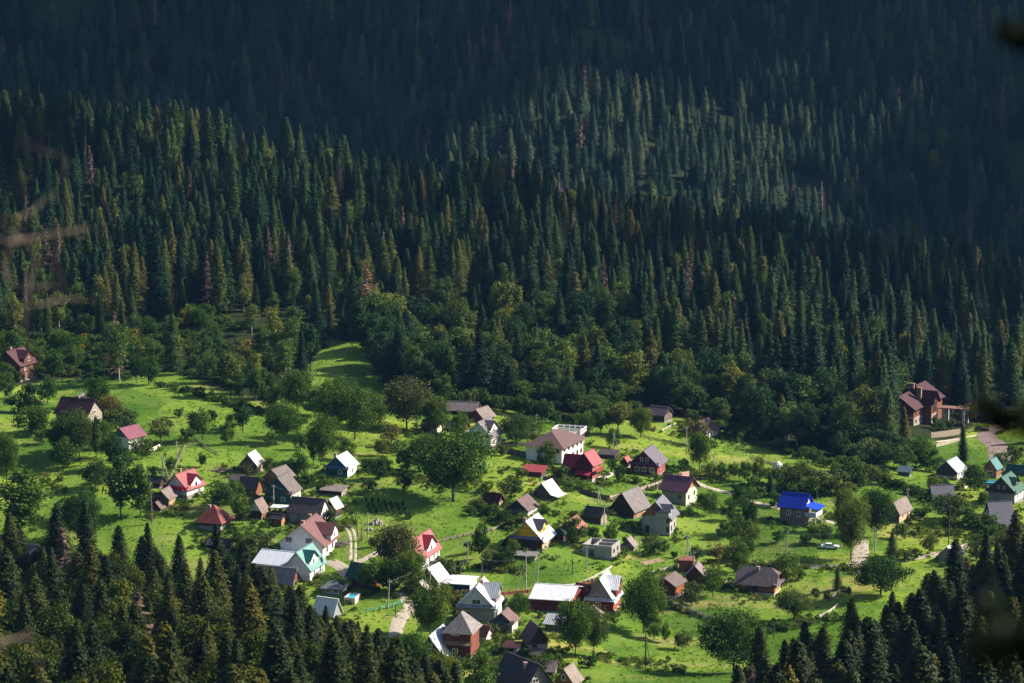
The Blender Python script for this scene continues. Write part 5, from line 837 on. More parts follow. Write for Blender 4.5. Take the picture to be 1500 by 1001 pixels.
# woods as instances of whole trees (geometry nodes), one object per wood
SRC = {}
def source(k):
    if k in SRC: return SRC[k]
    p = PROTO[k]; V, kk, tr = p['all']; me_ = polymesh('tree_of_' + k, V, kk, [p['mat'], p['trunk'].materials[0]], tr); o = bpy.data.objects.new('tree_source', me_); SRC[k] = o; return o
def wood(name, trees, label):
    me_ = bpy.data.meshes.new(name); me_.from_pydata([(t[0], t[1], t[2] - .2) for t in trees], [], [])
    ks = sorted({t[3] for t in trees}); rs = np.random.RandomState(len(trees))
    a = me_.attributes.new('kind_index', 'INT', 'POINT'); a.data.foreach_set('value', [ks.index(t[3]) for t in trees])
    a = me_.attributes.new('tree_scale', 'FLOAT_VECTOR', 'POINT'); a.data.foreach_set('vector', np.array([(t[5] / PROTO[t[3]]['w'], t[5] / PROTO[t[3]]['w'], t[4] / PROTO[t[3]]['h']) for t in trees]).ravel())
    a = me_.attributes.new('tree_turn', 'FLOAT_VECTOR', 'POINT'); a.data.foreach_set('vector', np.stack([rs.normal(0, .025, len(trees)), rs.normal(0, .025, len(trees)), rs.uniform(0, 6.28, len(trees))], 1).ravel())
    o = addmesh(name, me_); tag(o, label=label, cat='wood', kind='stuff')
    ng = bpy.data.node_groups.new(name, 'GeometryNodeTree'); ng.interface.new_socket('Geometry', in_out='INPUT', socket_type='NodeSocketGeometry'); ng.interface.new_socket('Geometry', in_out='OUTPUT', socket_type='NodeSocketGeometry')
    N_ = ng.nodes; gi = N_.new('NodeGroupInput'); go = N_.new('NodeGroupOutput'); jn = N_.new('GeometryNodeJoinGeometry'); mp = N_.new('GeometryNodeMeshToPoints'); ng.links.new(gi.outputs[0], mp.inputs['Mesh'])
    def attr(nm, dt):
        q = N_.new('GeometryNodeInputNamedAttribute'); q.data_type = dt; q.inputs['Name'].default_value = nm; return [s_ for s_ in q.outputs if s_.enabled][0]
    ki = attr('kind_index', 'INT'); sca = attr('tree_scale', 'FLOAT_VECTOR'); tu = attr('tree_turn', 'FLOAT_VECTOR')
    e2r = N_.new('FunctionNodeEulerToRotation'); ng.links.new(tu, e2r.inputs[0])
    for j, k in enumerate(ks):
        cp = N_.new('FunctionNodeCompare'); cp.data_type = 'INT'; cp.operation = 'EQUAL'; ins = [s_ for s_ in cp.inputs if s_.enabled]; ng.links.new(ki, ins[0]); ins[1].default_value = j
        ob = N_.new('GeometryNodeObjectInfo'); ob.inputs['Object'].default_value = source(k); ob.inputs['As Instance'].default_value = True
        iop = N_.new('GeometryNodeInstanceOnPoints'); ng.links.new(mp.outputs[0], iop.inputs['Points']); ng.links.new([s_ for s_ in cp.outputs if s_.enabled][0], iop.inputs['Selection'])
        ng.links.new(ob.outputs['Geometry'], iop.inputs['Instance']); ng.links.new(e2r.outputs[0], iop.inputs['Rotation']); ng.links.new(sca, iop.inputs['Scale']); ng.links.new(iop.outputs[0], jn.inputs[0])
    ng.links.new(jn.outputs[0], go.inputs[0]); md = o.modifiers.new('trees', 'NODES'); md.node_group = ng; return o
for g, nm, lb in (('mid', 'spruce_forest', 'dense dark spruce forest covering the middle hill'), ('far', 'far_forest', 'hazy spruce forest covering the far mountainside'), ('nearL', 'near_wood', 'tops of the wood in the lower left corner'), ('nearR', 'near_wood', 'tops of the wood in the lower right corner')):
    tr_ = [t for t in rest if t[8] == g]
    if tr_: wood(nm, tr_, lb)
print('TREES', len(individuals), len(rest), cnt)
# ------------------------------------------------------------------ paths and yards
M_SAND = surf((.50, .42, .32), 'stone'); M_SAND2 = surf((.42, .35, .27), 'stone'); M_PAVE = surf((.22, .15, .14), 'brick'); M_EARTH = surf((.30, .20, .13), 'stone')
strip('wheel_track', [(504, 770), (512, 780), (514, 800), (513, 822)], .8, M_SAND, .05, 'left wheel track of the farm lane'); strip('wheel_track', [(513, 768), (519, 780), (521, 800), (520, 824)], .7, M_SAND, .05, 'right wheel track of the farm lane')
strip('yard', [(482, 822), (495, 826), (510, 836), (512, 850)], 4, M_SAND2, .04, 'sandy yard beside the large white house')
strip('road', [(520, 826), (560, 806), (600, 802)], 2.2, M_SAND2, .04, 'lane behind the orchard'); strip('path', [(585, 868), (597, 880), (600, 893)], 2.6, M_SAND, .05, 'sandy path by the green fence')
strip('road', [(578, 935), (585, 905), (600, 893), (612, 882)], 3.2, M_SAND2, .04, 'sandy road running down beside the lower wood')
strip('path', [(868, 707), (882, 702), (898, 694), (904, 690)], 1.6, surf((.66, .6, .55), 'stone'), .05, 'pale garden path'); strip('road', [(1014, 704), (1040, 716), (1080, 725), (1110, 738), (1145, 745), (1180, 757), (1225, 766), (1250, 775)], 2.4, M_SAND, .05, 'gravel lane to the blue roofed house')
strip('road', [(1262, 790), (1262, 808), (1256, 830), (1250, 840)], 3.8, M_SAND2, .06, 'short gravel drive'); strip('road', [(1160, 832), (1220, 830), (1262, 826), (1330, 820), (1390, 808), (1440, 796), (1520, 778)], 3.2, M_SAND2, .04, 'farm road behind the rail fences')
strip('driveway', [(1560, 600), (1490, 618), (1450, 630), (1442, 640), (1458, 650), (1466, 662), (1464, 676), (1458, 690)], 6.5, M_PAVE, .06, 'pinkish paved drive to the mansion'); strip('path', [(1372, 648), (1400, 643), (1430, 638)], 1.2, surf((.6, .52, .4), 'stone'), .08, 'pale terrace kerb')
strip('bare_earth', [(940, 826), (955, 822), (968, 820)], 2.4, M_EARTH, .05, 'small patch of bare earth'); strip('bare_earth', [(700, 838), (720, 834), (730, 832)], 1.6, M_EARTH, .05, 'dry earth under the shrubs')
strip('path', [(722, 872), (760, 868), (800, 862), (860, 856), (900, 852)], 1.6, M_SAND, .04, 'pale verge along the red fence')
# ------------------------------------------------------------------ poles
def pole(px, py, hp, lean=0, strut=0, mat=0, arm=True):
    P = G(px, py); s = S_at(P); h = hp / s; e = empty('utility_pole', tuple(P), random.uniform(-.4, .4), label=unique(('tall ' if h > 8.5 else 'short ') + ('pale pole' if mat == 0 else 'dark wooden pole'), px, py), cat='pole')
    mt = surf((.38, .35, .32), 'bark') if mat == 0 else surf((.13, .10, .085), 'bark')
    a = MB(); a.tube([(0, 0, -1), (lean * .5, 0, h * .5), (lean, 0, h)], [.17, .14, .11], 7); a.build('shaft', mt, e)
    if arm:
        a = MB(); a.box(lean-.5, lean+.5, -.05, .05, h-.65, h-.53); q = a.build('crossarm', mt, e)
        for x in (-.42, .42): i = MB(); i.tube([(lean + x, 0, h-.53), (lean + x, 0, h-.32)], [.06, .045], 6); i.build('insulator', surf((.6, .6, .58), 'gloss'), q)
    if strut: a = MB(); a.tube([(strut / s, .3, -.5), (lean * .8, 0, h * .9)], [.11, .09], 6); a.build('brace', mt, e)
    return (P[0] + lean, P[1], P[2] + h - .4)
T = [pole(*a) for a in ((238.6, 711, 44, 0, 13), (259, 672, 26), (401, 741, 32), (525, 786, 34, -.8, 0, 1), (539, 788, 38), (685, 829, 40), (673, 852, 30, .6, 0, 1), (568, 892, 44, .5), (629, 876, 42, .3), (579.5, 902, 18, 0, 0, 1, False), (739, 893, 22, 0, 0, 1),
     (706, 860, 45, 0, 0, 1), (770.5, 866, 56, 0, -17), (786, 853, 44, .7), (838.5, 842, 26, 0, 0, 1, False), (859, 838, 40), (885, 772, 36), (1006.5, 832, 50, 0, 11), (1016, 840, 34), (937, 812, 26), (1005.5, 660, 36), (1045.5, 690, 24), (785.7, 638, 32), (773, 650, 22, 0, 0, 0, False), (899, 660, 27, 0, 8),
     (1177, 709, 20), (1153, 815, 39), (1281.5, 812, 40), (1329, 751, 37), (1460, 774, 27), (1389, 806, 68, .2, 0, 1), (1433, 800, 20, 0, 0, 1, False), (289, 990, 30), (1134, 935, 20, 0, 0, 1, False), (945.5, 978, 50, 0, 9, 1), (750, 982, 22, 0, 0, 1, False), (876, 735, 24, 0, 5), (1197, 730, 16, 0, 0, 0, False))]
def wire(i, j, sag=.9):
    a, b_ = np.array(T[i]), np.array(T[j]); mb = MB()
    pts = [tuple(a + (b_ - a) * t / 8 - np.array((0, 0, sag * 4 * (t / 8) * (1 - t / 8)))) for t in range(9)]; mb.tube(pts, [.016] * 9, 3); o = mb.build('power_line', surf((.25, .25, .26), 'gloss'))
    pa = project(*T[i]); pb = project(*T[j]); tag(o, label=unique('thin power line hanging', (pa[0] + pb[0]) / 2, (pa[1] + pb[1]) / 2 + 30), cat='power line')
for i, j in ((0, 1), (2, 4), (4, 5), (5, 7), (7, 8), (8, 6), (15, 17), (17, 18), (20, 21), (21, 25), (25, 28), (26, 27), (27, 30), (30, 29), (22, 24), (11, 12), (15, 13), (24, 20), (16, 19)): wire(i, j)
# ------------------------------------------------------------------ fences
def fence(pts, hp, name, label, kind='board', col=(.3, .2, .17), step=2.2, closed=False):
    """posts and rails or boards following the ground along pixel waypoints; each run is one thing"""
    W_ = [G(*p) for p in pts]; s = S_at(W_[0]); h = hp / s; out = []
    for a, b_ in zip(W_[:-1], W_[1:]):
        k = max(1, round(np.linalg.norm(b_[:2] - a[:2]) / step)); out += [a + (b_ - a) * i / k for i in range(k)]
    out.append(W_[-1]); out = [np.array((p[0] + random.gauss(0, .06), p[1] + random.gauss(0, .06), float(hz(p[0], p[1])[0]))) for p in out]; o0 = out[0]
    root = empty(name, tuple(o0), 0, label=label, cat='fence'); mt = surf(col, 'bark' if kind in ('rail', 'wire') else 'plank'); pm = surf(mul(col, .8), 'bark')
    for p in out[:100]:
        a = MB(); q = p - o0; hh = h * random.uniform(.95, 1.12); a.box(q[0]-.09, q[0]+.09, q[1]-.09, q[1]+.09, q[2]-.6, q[2]+hh + (.12 if kind == 'board' else 0)); a.build('post', pm if kind != 'red' else surf((.6, .55, .5), 'plaster'), root)
    b_ = MB()
    for p, q in zip(out[:-1], out[1:]):
        p = p - o0; q = q - o0; d = q - p; L_ = np.linalg.norm(d[:2]); n_ = np.array((-d[1], d[0])) / L_ * .03
        def plank(t0, t1, z0, z1):
            A_ = p + d * t0; B_ = p + d * t1
            b_.add([(A_[0]-n_[0], A_[1]-n_[1], A_[2]+z0), (B_[0]-n_[0], B_[1]-n_[1], B_[2]+z0), (B_[0]+n_[0], B_[1]+n_[1], B_[2]+z0), (A_[0]+n_[0], A_[1]+n_[1], A_[2]+z0),
                    (A_[0]-n_[0], A_[1]-n_[1], A_[2]+z1), (B_[0]-n_[0], B_[1]-n_[1], B_[2]+z1), (B_[0]+n_[0], B_[1]+n_[1], B_[2]+z1), (A_[0]+n_[0], A_[1]+n_[1], A_[2]+z1)],
                   [(0,3,2,1),(4,5,6,7),(0,1,5,4),(1,2,6,5),(2,3,7,6),(3,0,4,7)])
        if kind in ('rail', 'wire'):
            for z in ((.35, .7, 1.0) if kind == 'rail' else (.5, .95)): plank(0, 1, h * z - .07, h * z + .07)
        elif kind == 'picket':
            k = int(L_ / .22)
            for i in range(k): plank((i + .15) / k, (i + .8) / k, 0, h * random.uniform(.9, 1.05))
        else:
            k = max(1, int(L_ / .45))
            for i in range(k): plank((i + .03) / k, (i + .97) / k, -.2, h * random.uniform(.92, 1.0))
    b_.build({'rail': 'rails', 'wire': 'rails', 'picket': 'pickets'}.get(kind, 'boards'), mt, root); return root
fence([(733, 663), (760, 668), (800, 680), (808, 684)], 9, 'board_fence', 'dark brown board fence left of the long white guest house', col=(.13, .085, .075))
fence([(796, 703), (810, 706), (822, 710)], 6, 'board_fence', 'short dark fence running right from the crimson roofed shed', col=(.13, .085, .075))
fence([(850, 722), (870, 729), (892, 734)], 8, 'board_fence', 'dark fence stretch in front of the magenta roofed house', col=(.12, .075, .07))
fence([(893, 734), (930, 725), (965, 713), (992, 700)], 8, 'board_fence', 'long pinkish board fence below the dark red house with veranda', col=(.46, .34, .31))
fence([(727, 873), (760, 870), (800, 864), (838, 862), (858, 858), (872, 856)], 5, 'board_fence', 'long red fence with pale posts behind the maroon barn', kind='red', col=(.34, .07, .05))
fence([(536, 898), (556, 895), (575, 890), (591, 884)], 6, 'mesh_fence', 'light green mesh fence around the garden below the mossy roofed barn', kind='wire', col=(.10, .34, .22), step=3)
fence([(1088, 722), (1100, 719), (1128, 715)], 5, 'rail_fence', 'short pale rail fence behind the orchard near the gravel lane', kind='rail', col=(.55, .5, .42))
fence([(972, 884), (985, 890), (1010, 897), (1030, 905), (1054, 915)], 7, 'picket_fence', 'long grey picket fence below the red brown barn', kind='picket', col=(.36, .31, .24))
fence([(636, 797), (660, 791), (690, 784), (720, 778), (735, 772)], 4, 'rail_fence', 'old wooden rail fence crossing the meadow left of the yellow gabled house', kind='rail', col=(.33, .27, .2))
fence([(244, 708), (254, 692), (264, 672), (273, 654)], 4, 'rail_fence', 'grey rail fence climbing the left slope beside a pole', kind='wire', col=(.28, .24, .2))
fence([(1382, 812), (1400, 805), (1420, 799), (1444, 796)], 4, 'rail_fence', 'pale rail fence along the farm road beneath the A-frame cabins', kind='rail', col=(.52, .47, .38))
fence([(1040, 824), (1080, 827), (1120, 830), (1150, 832)], 5, 'rail_fence', 'weathered rail fence left of the silver car meadow', kind='rail', col=(.25, .2, .16))
fence([(1168, 832), (1200, 833), (1230, 832), (1252, 831)], 5, 'rail_fence', 'weathered rail fence directly below the silver car', kind='rail', col=(.3, .25, .2))
fence([(848, 858), (865, 850), (880, 842), (897, 832)], 3.5, 'rail_fence', 'pale low log fence rising from the red fence to the block shell', kind='rail', col=(.5, .44, .35))
fence([(950, 844), (970, 838), (995, 832)], 5, 'rail_fence', 'pale rail fence left of the flat brick hut', kind='rail', col=(.5, .45, .38))
fence([(1061, 858), (1068, 850), (1072, 862), (1090, 868)], 4, 'rail_fence', 'pale zigzag fence left of the orange brown cottage', kind='rail', col=(.55, .5, .45))
fence([(1205, 882), (1218, 878), (1230, 868)], 4, 'rail_fence', 'crooked pale fence between small trees on the right meadow', kind='rail', col=(.5, .46, .4))
fence([(1200, 906), (1215, 898), (1228, 888)], 4, 'rail_fence', 'lower crooked pale fence on the right meadow', kind='rail', col=(.5, .46, .4))
fence([(938, 640), (950, 644), (972, 648), (988, 652)], 4, 'rail_fence', 'old dark rail fence below the lone forest edge shed', kind='rail', col=(.22, .17, .13))
fence([(970, 632), (980, 627), (990, 623)], 3, 'rail_fence', 'short pale fence in front of the lone forest edge shed', kind='rail', col=(.5, .44, .36))
fence([(1100, 672), (1130, 680), (1165, 690)], 3, 'rail_fence', 'far low fence at the top of the right orchard', kind='rail', col=(.35, .3, .24))
fence([(640, 860), (665, 858), (690, 858), (722, 862)], 3, 'rail_fence', 'thin dark fence behind the garage with blue doors', kind='wire', col=(.2, .17, .14))
fence([(285, 640), (300, 656), (320, 668)], 3, 'rail_fence', 'faint fence between the orchard trees on the left slope', kind='wire', col=(.3, .25, .2))
# ------------------------------------------------------------------ other things
def car(px, py, rz, col, label, wpx):
    P = G(px, py); L_ = 4.5; e = empty('car', tuple(P), rz, label=label, cat='car'); body = MB()
    def loft(prof, w, z=0, taper=1.0):                  # side profile (x, z) extruded across the width
        n_ = len(prof); body_ = [(x, -w / 2, zz) for x, zz in prof] + [(x, w / 2, zz) for x, zz in prof]
        return body_, [tuple(range(n_ - 1, -1, -1)), tuple(range(n_, 2 * n_))] + [(i, (i + 1) % n_, (i + 1) % n_ + n_, i + n_) for i in range(n_)]
    v, f = loft([(-2.2, .3), (2.2, .3), (2.25, .6), (2.1, .78), (1.1, .92), (-1.5, .98), (-2.15, .92), (-2.25, .6)], 1.72); body.add(v, f)
    v, f = loft([(1.0, .92), (.35, 1.36), (-1.0, 1.40), (-1.75, .97)], 1.42); body.add(v, f); bd = body.build('body', surf(col, 'gloss'), e)
    g_ = MB(); v, f = loft([(.78, .97), (.28, 1.30), (-.95, 1.34), (-1.5, 1.0)], 1.46); g_.add(v, f); g_.build('side_windows', surf((.03, .04, .05), 'gloss'), e)
    g_ = MB(); g_.add([(1.02, -.6, .96), (1.02, .6, .96), (.40, .56, 1.36), (.40, -.56, 1.36)], [(0, 1, 2, 3)]); g_.build('windscreen', surf((.03, .04, .05), 'gloss'), e)
    for x in (-1.4, 1.4):
        for y in (-.8, .8):
            t_ = MB(); t_.tube([(x, y - .1, .32), (x, y + .1, .32)], [.32, .32], 14); w_ = t_.build('wheel', surf((.02, .02, .02), 'plaster'), e); t_ = MB(); t_.tube([(x, y - .12, .32), (x, y + .12, .32)], [.19, .19], 10); t_.build('rim', surf((.5, .5, .5), 'gloss'), w_)
    for y in (-.62, .62):
        t_ = MB(); t_.box(2.2, 2.27, y-.2, y+.2, .6, .75); t_.build('headlight', surf((.8, .8, .75), 'gloss'), e); t_ = MB(); t_.box(-2.27, -2.2, y-.2, y+.2, .65, .82); t_.build('tail_light', surf((.4, .02, .02), 'gloss'), e)
car(1216, 804, -.12, (.72, .74, .80), 'silver white car parked on the grass in the right meadow', 20); car(1438, 632, .05, (.02, .02, .025), 'dark car parked in the shade on the mansion drive', 17)
def pool(px, py, w_, l_, h_, a, label, wc):
    P = G(px, py); e = empty('pool', tuple(P), a, label=label, cat='pool'); m_ = MB(); t = .22
    m_.box(-w_, 0, 0, t, -2, h_); m_.box(-w_, 0, l_-t, l_, -2, h_); m_.box(-w_, -w_+t, t, l_-t, -2, h_); m_.box(-t, 0, t, l_-t, -2, h_); m_.build('wall', surf(wc, 'plaster'), e)
    m_ = MB(); m_.box(-w_+t, -t, t, l_-t, h_-.5, h_-.2); m_.build('water', surf((.05, .42, .60), 'gloss'), e)
pool(520, 886, 2.6, 4.2, 1.6, math.radians(-14), 'small raised pool with turquoise water beside the summer house', (.52, .46, .38)); pool(1464, 713, 5.2, 3.0, 1.0, math.radians(-8), 'blue sided pool with brown deck in front of the teal roofed cabin', (.08, .24, .52))
def heap(px, py, w_, h_, n_, name, label, cat, cols, size=.5, long=False):
    P = G(px, py); s = S_at(P); w_ /= s; h_ /= s; mb = MB(); rs = np.random.RandomState(int(px))
    for i in range(n_):
        r_ = rs.uniform(0, 1) ** .5; a = rs.uniform(0, 6.28); x, y = math.cos(a) * r_ * w_ / 2, math.sin(a) * r_ * w_ / 3; z = (1 - r_) * h_ * rs.uniform(.3, 1)
        if long: mb.tube([(x - size, y + rs.normal(0, .2), z + .05), (x + size, y + rs.normal(0, .2), z + .1 + rs.uniform(0, .3))], [.12, .10], 5, i % len(cols))
        else:
            k = size * rs.uniform(.5, 1.2); q = [(x + k * math.cos(t) * rs.uniform(.7, 1.1) * .7, y + k * math.sin(t) * rs.uniform(.7, 1.1) * .6) for t in np.arange(5) * 1.257]
            mb.add([(u, v, z - .3) for u, v in q] + [(x + (u-x)*.7, y + (v-y)*.7, z + k * .6) for u, v in q], [(4,3,2,1,0), (5,6,7,8,9)] + [(j, (j+1) % 5, (j+1) % 5 + 5, j + 5) for j in range(5)], i % len(cols))
    o = mb.build(name, [surf(c, 'stone' if not long else 'bark') for c in cols], None, tuple(P)); tag(o, label=label, cat=cat)
heap(552, 768, 22, 10, 40, 'rubble_heap', 'heap of pale stones and rubble on the meadow above the orchard', 'heap', [(.55, .45, .38), (.42, .36, .32), (.35, .3, .27)], .6)
heap(541, 777, 10, 6, 16, 'rubble_heap', 'smaller rubble heap beside the double poles', 'heap', [(.5, .46, .42), (.4, .38, .36)], .5)
heap(498, 800, 18, 10, 40, 'firewood_pile', 'grey pile of branches and firewood right of the large white house', 'wood pile', [(.36, .3, .28), (.25, .2, .18), (.5, .44, .4)], 1.0, True)
heap(778, 930, 16, 8, 34, 'log_pile', 'reddish pile of logs behind the brown gabled cabin', 'wood pile', [(.35, .16, .1), (.25, .12, .08), (.45, .3, .2)], .8, True); heap(777, 956, 12, 5, 12, 'stone_heap', 'pale stones in front of the brown gabled cabin', 'heap', [(.66, .55, .42), (.55, .5, .44)], .7)
heap(325, 690, 26, 5, 34, 'brush_pile', 'long brown brush pile left of the highest white roofed shed', 'brush pile', [(.28, .18, .14), (.34, .26, .22)], .9, True); heap(337, 712, 20, 8, 34, 'brush_pile', 'pinkish brush heap before the open lean shed', 'brush pile', [(.42, .32, .28), (.3, .2, .17)], .8, True)
heap(955, 631, 10, 5, 14, 'log_pile', 'dark little log pile below the lone forest edge shed', 'wood pile', [(.2, .1, .09), (.3, .2, .16)], .6, True); heap(951, 727, 8, 4, 10, 'stone_heap', 'small heap of things right of the long pinkish fence', 'heap', [(.5, .3, .25), (.6, .55, .5)], .5)
heap(1358, 681, 12, 5, 16, 'log_pile', 'pinkish log pile above the silvery roofed cottage', 'wood pile', [(.4, .26, .2), (.5, .38, .3)], .9, True); heap(255, 743, 14, 5, 14, 'earth_heap', 'orange earth heap beside the narrow plank shed', 'heap', [(.45, .24, .12), (.35, .2, .1)], .6)
heap(272, 745, 12, 5, 14, 'earth_heap', 'orange earth heap under the pink roofed chalet', 'heap', [(.45, .24, .12), (.35, .2, .1)], .6)
def haystack(px, py, w_, h_, label, col):
    P = G(px, py); s = S_at(P); w_ /= s; h_ /= s; rs = np.random.RandomState(int(px)); mb = MB(); k = 14; rings = [(0, 1), (.35, 1.02), (.65, .8), (.88, .45), (1, .08)]
    V = [(w_/2*r*math.cos(j*6.283/k)*rs.uniform(.93, 1.07), w_/2*r*math.sin(j*6.283/k)*rs.uniform(.93, 1.07), z*h_) for z, r in rings for j in range(k)]
    mb.add(V, [(i*k+j, i*k+(j+1) % k, (i+1)*k+(j+1) % k, (i+1)*k+j) for i in range(4) for j in range(k)] + [tuple(range(4*k, 5*k))]); tag(mb.build('haystack', surf(col, 'bark'), None, tuple(P)), label=label, cat='haystack')
haystack(1139, 688, 16, 13, 'grey white haystack between the trees above the thicket', (.52, .49, .45)); haystack(748, 822, 8, 6, 'small brown haystack near the mossy shelter', (.35, .24, .12))
def wall_run(p0, p1, hp, label, col, name='garden_wall'):
    a, b_ = G(*p0), G(*p1); s = S_at(a); h_ = hp / s; d = b_ - a; L_ = np.linalg.norm(d[:2]); e = MB(); n_ = np.array((-d[1], d[0])) / L_ * .15
    for i in range(10):
        A_ = a + d * i / 10 - a; B_ = a + d * (i + 1) / 10 - a
        e.add([(A_[0]-n_[0], A_[1]-n_[1], A_[2]-1), (B_[0]-n_[0], B_[1]-n_[1], B_[2]-1), (B_[0]+n_[0], B_[1]+n_[1], B_[2]-1), (A_[0]+n_[0], A_[1]+n_[1], A_[2]-1), (A_[0]-n_[0], A_[1]-n_[1], A_[2]+h_), (B_[0]-n_[0], B_[1]-n_[1], B_[2]+h_), (B_[0]+n_[0], B_[1]+n_[1], B_[2]+h_), (A_[0]+n_[0], A_[1]+n_[1], A_[2]+h_)],
              [(4,5,6,7),(0,1,5,4),(2,3,7,6)] + ([(3,0,4,7)] if i == 0 else []) + ([(1,2,6,5)] if i == 9 else []))
    tag(e.build(name, surf(col, 'plaster'), None, tuple(a)), label=label, cat='wall')
wall_run((211, 667), (234, 656), 5, 'low white wall right of the small house with the bright pink roof', (.72, .66, .56)); wall_run((1363, 642), (1408, 636), 8, 'stepped pale retaining wall below the mansion', (.30, .24, .17)); wall_run((1371, 655), (1406, 645), 4, 'lower pale terrace wall under the mansion', (.38, .32, .25))
wall_run((994, 703), (1009, 700), 10, 'ruined reddish brick wall behind the plum roofed house', (.42, .24, .2), 'ruined_wall'); wall_run((736, 655), (770, 652), 3, 'pink stone garden wall beside the white house with the grey dormer', (.5, .34, .28)); wall_run((1412, 716), (1422, 712), 3, 'short pale wall below the silvery roofed cottage', (.6, .52, .42))
# carport: flat white roof on posts
P = G(420, 758); e = empty('carport', tuple(P), -.2, label='flat white roofed carport between the white gabled shed and the barn', cat='carport'); q = MB(); q.box(-4.4, 0, 0, 3.4, 2.2, 2.35); q.build('roof', surf(R_WHITE, 'metal'), e)
for x, y in ((-4.2, .2), (-.2, .2), (-4.2, 3.1), (-.2, 3.1)): q = MB(); q.box(x-.08, x+.08, y-.08, y+.08, -1, 2.2); q.build('post', surf(DKWOOD, 'plank'), e)
q = MB(); q.box(-.1, 0, .3, 3.0, .1, 1.9); q.build('side_wall', surf(WHITE, 'plaster'), e)
# garden bench and table at the white dormered house, garden rows
P = G(722, 664); e = empty('garden_table', tuple(P), .3, label='small white garden table before the white house with the grey dormer', cat='table'); q = MB(); q.box(-.9, .9, -.45, .45, .72, .8); q.build('table_top', surf(WHITE, 'plaster'), e)
for x, y in ((-.8, -.35), (.8, -.35), (-.8, .35), (.8, .35)): q = MB(); q.box(x-.05, x+.05, y-.05, y+.05, -.2, .72); q.build('leg', surf(WHITE, 'plaster'), e)
# young plants in rows right of the long barn (saplings on the meadow)
for r_ in range(3):
    for c_ in range(7):
        P = G(536 + c_ * 9 + r_ * 3, 736 + r_ * 7 + c_ * 1.2); plant('orch%d' % ((r_ + c_) % 3), P[0], P[1], P[2] - .1, random.uniform(1.2, 2.2), random.uniform(.8, 1.5), 'sapling', 'dark little sapling in the rows right of the white roofed red shed', 'sapling', 'saplings planted in rows')
# ------------------------------------------------------------------ rough grass and weeds over the meadow (stuff)
rs = np.random.RandomState(77); nG = 16000
X = rs.uniform(-200, 200, nG * 3); Y = rs.uniform(540, 950, nG * 3); Z = hz(X, Y); px, py, _ = project(X, Y, Z)
dn = vnoise(X / 9, Y / 9, 71) * .6 + vnoise(X / 2.5, Y / 2.5, 72) * .4
k_ = inpoly(px, py, MEADOW) & (px > -40) & (px < 1540) & (dn > rs.uniform(.25, .75, nG * 3)); X, Y, Z, dn = X[k_][:nG], Y[k_][:nG], Z[k_][:nG], dn[k_][:nG]
tv = []; tf = []
for i in range(9):
    a = rs.uniform(0, 6.28); r_ = rs.uniform(0, .3); x, y = r_ * math.cos(a), r_ * math.sin(a); b_ = rs.uniform(0, 6.28); dx, dy = .10 * math.cos(b_), .10 * math.sin(b_); h_ = rs.uniform(.18, .42); o = len(tv)
    tv += [(x - dx, y - dy, -.05), (x + dx, y + dy, -.05), (x + rs.normal(0, .12), y + rs.normal(0, .12), h_)]; tf += [(o, o + 1, o + 2)]
gm = foliage('rough_grass', [(0, (.09, .18, .014)), (.4, (.17, .28, .022)), (.75, (.24, .33, .04)), (1, (.33, .31, .09))], .3, .05)
tm = bpy.data.meshes.new('grass_tuft'); tm.from_pydata(tv, [], tf); tm.materials.append(gm)
PROTO['grass'] = dict(w=1, h=1, mat=gm, trunk=None); SRC['grass'] = bpy.data.objects.new('tree_source', tm)
wood('meadow_grass', [(X[i], Y[i], Z[i] + .2, 'grass', rs.uniform(.6, 1.5), rs.uniform(.8, 1.7)) for i in range(len(X))], 'rough grass tufts and weeds growing all over the meadows')['category'] = 'grass'
# weeds, nettles and garden growth round the houses, along fences and lanes (stuff)
rs = np.random.RandomState(91); W_ = []
for (bx_, by_, _) in BUILD:
    for q in range(26):
        a = rs.uniform(0, 6.28); r_ = rs.uniform(18, 46); W_.append((bx_ + math.cos(a) * r_, by_ - 4 + math.sin(a) * r_ * .42))
for (x0_, y0_, x1_, y1_, n_, j_) in ((690, 745, 750, 778, 60, 5), (640, 700, 740, 735, 50, 8), (850, 690, 890, 712, 40, 4), (890, 735, 1000, 705, 60, 4), (1040, 826, 1260, 836, 90, 4), (975, 888, 1060, 915, 40, 4), (820, 700, 860, 722, 60, 5), (1000, 690, 1060, 705, 60, 8), (1180, 745, 1260, 770, 50, 6), (1130, 920, 1230, 905, 90, 7), (1060, 855, 1100, 870, 50, 6), (1280, 700, 1380, 745, 90, 8),
    (1380, 700, 1500, 730, 80, 12), (600, 700, 650, 720, 40, 8), (700, 830, 760, 838, 60, 5), (860, 860, 900, 850, 40, 4), (240, 566, 450, 622, 110, 4), (540, 690, 600, 700, 50, 8), (420, 700, 480, 715, 60, 6), (230, 650, 280, 705, 30, 4), (740, 945, 830, 985, 70, 10), (640, 880, 720, 930, 50, 10), (870, 960, 1000, 985, 60, 8), (1000, 630, 1300, 690, 130, 6), (0, 690, 150, 740, 50, 10), (600, 655, 700, 672, 60, 5), (1330, 780, 1500, 795, 90, 8)):
    for q in range(n_): t = rs.uniform(); W_.append((x0_ + (x1_ - x0_) * t + rs.normal(0, j_), y0_ + (y1_ - y0_) * t + rs.normal(0, j_ * .5)))
wl = []
for (x_, y_) in W_:
    if not (-30 < x_ < 1530 and y_ < 1000) or not inpoly(np.array(x_), np.array(y_), MEADOW): continue
    p = G(x_, y_); h_ = rs.uniform(.35, 1.5) ** 1.0; wl.append((p[0], p[1], p[2] + .15, 'weed%d' % rs.randint(3), h_, h_ * rs.uniform(1.0, 2.2)))
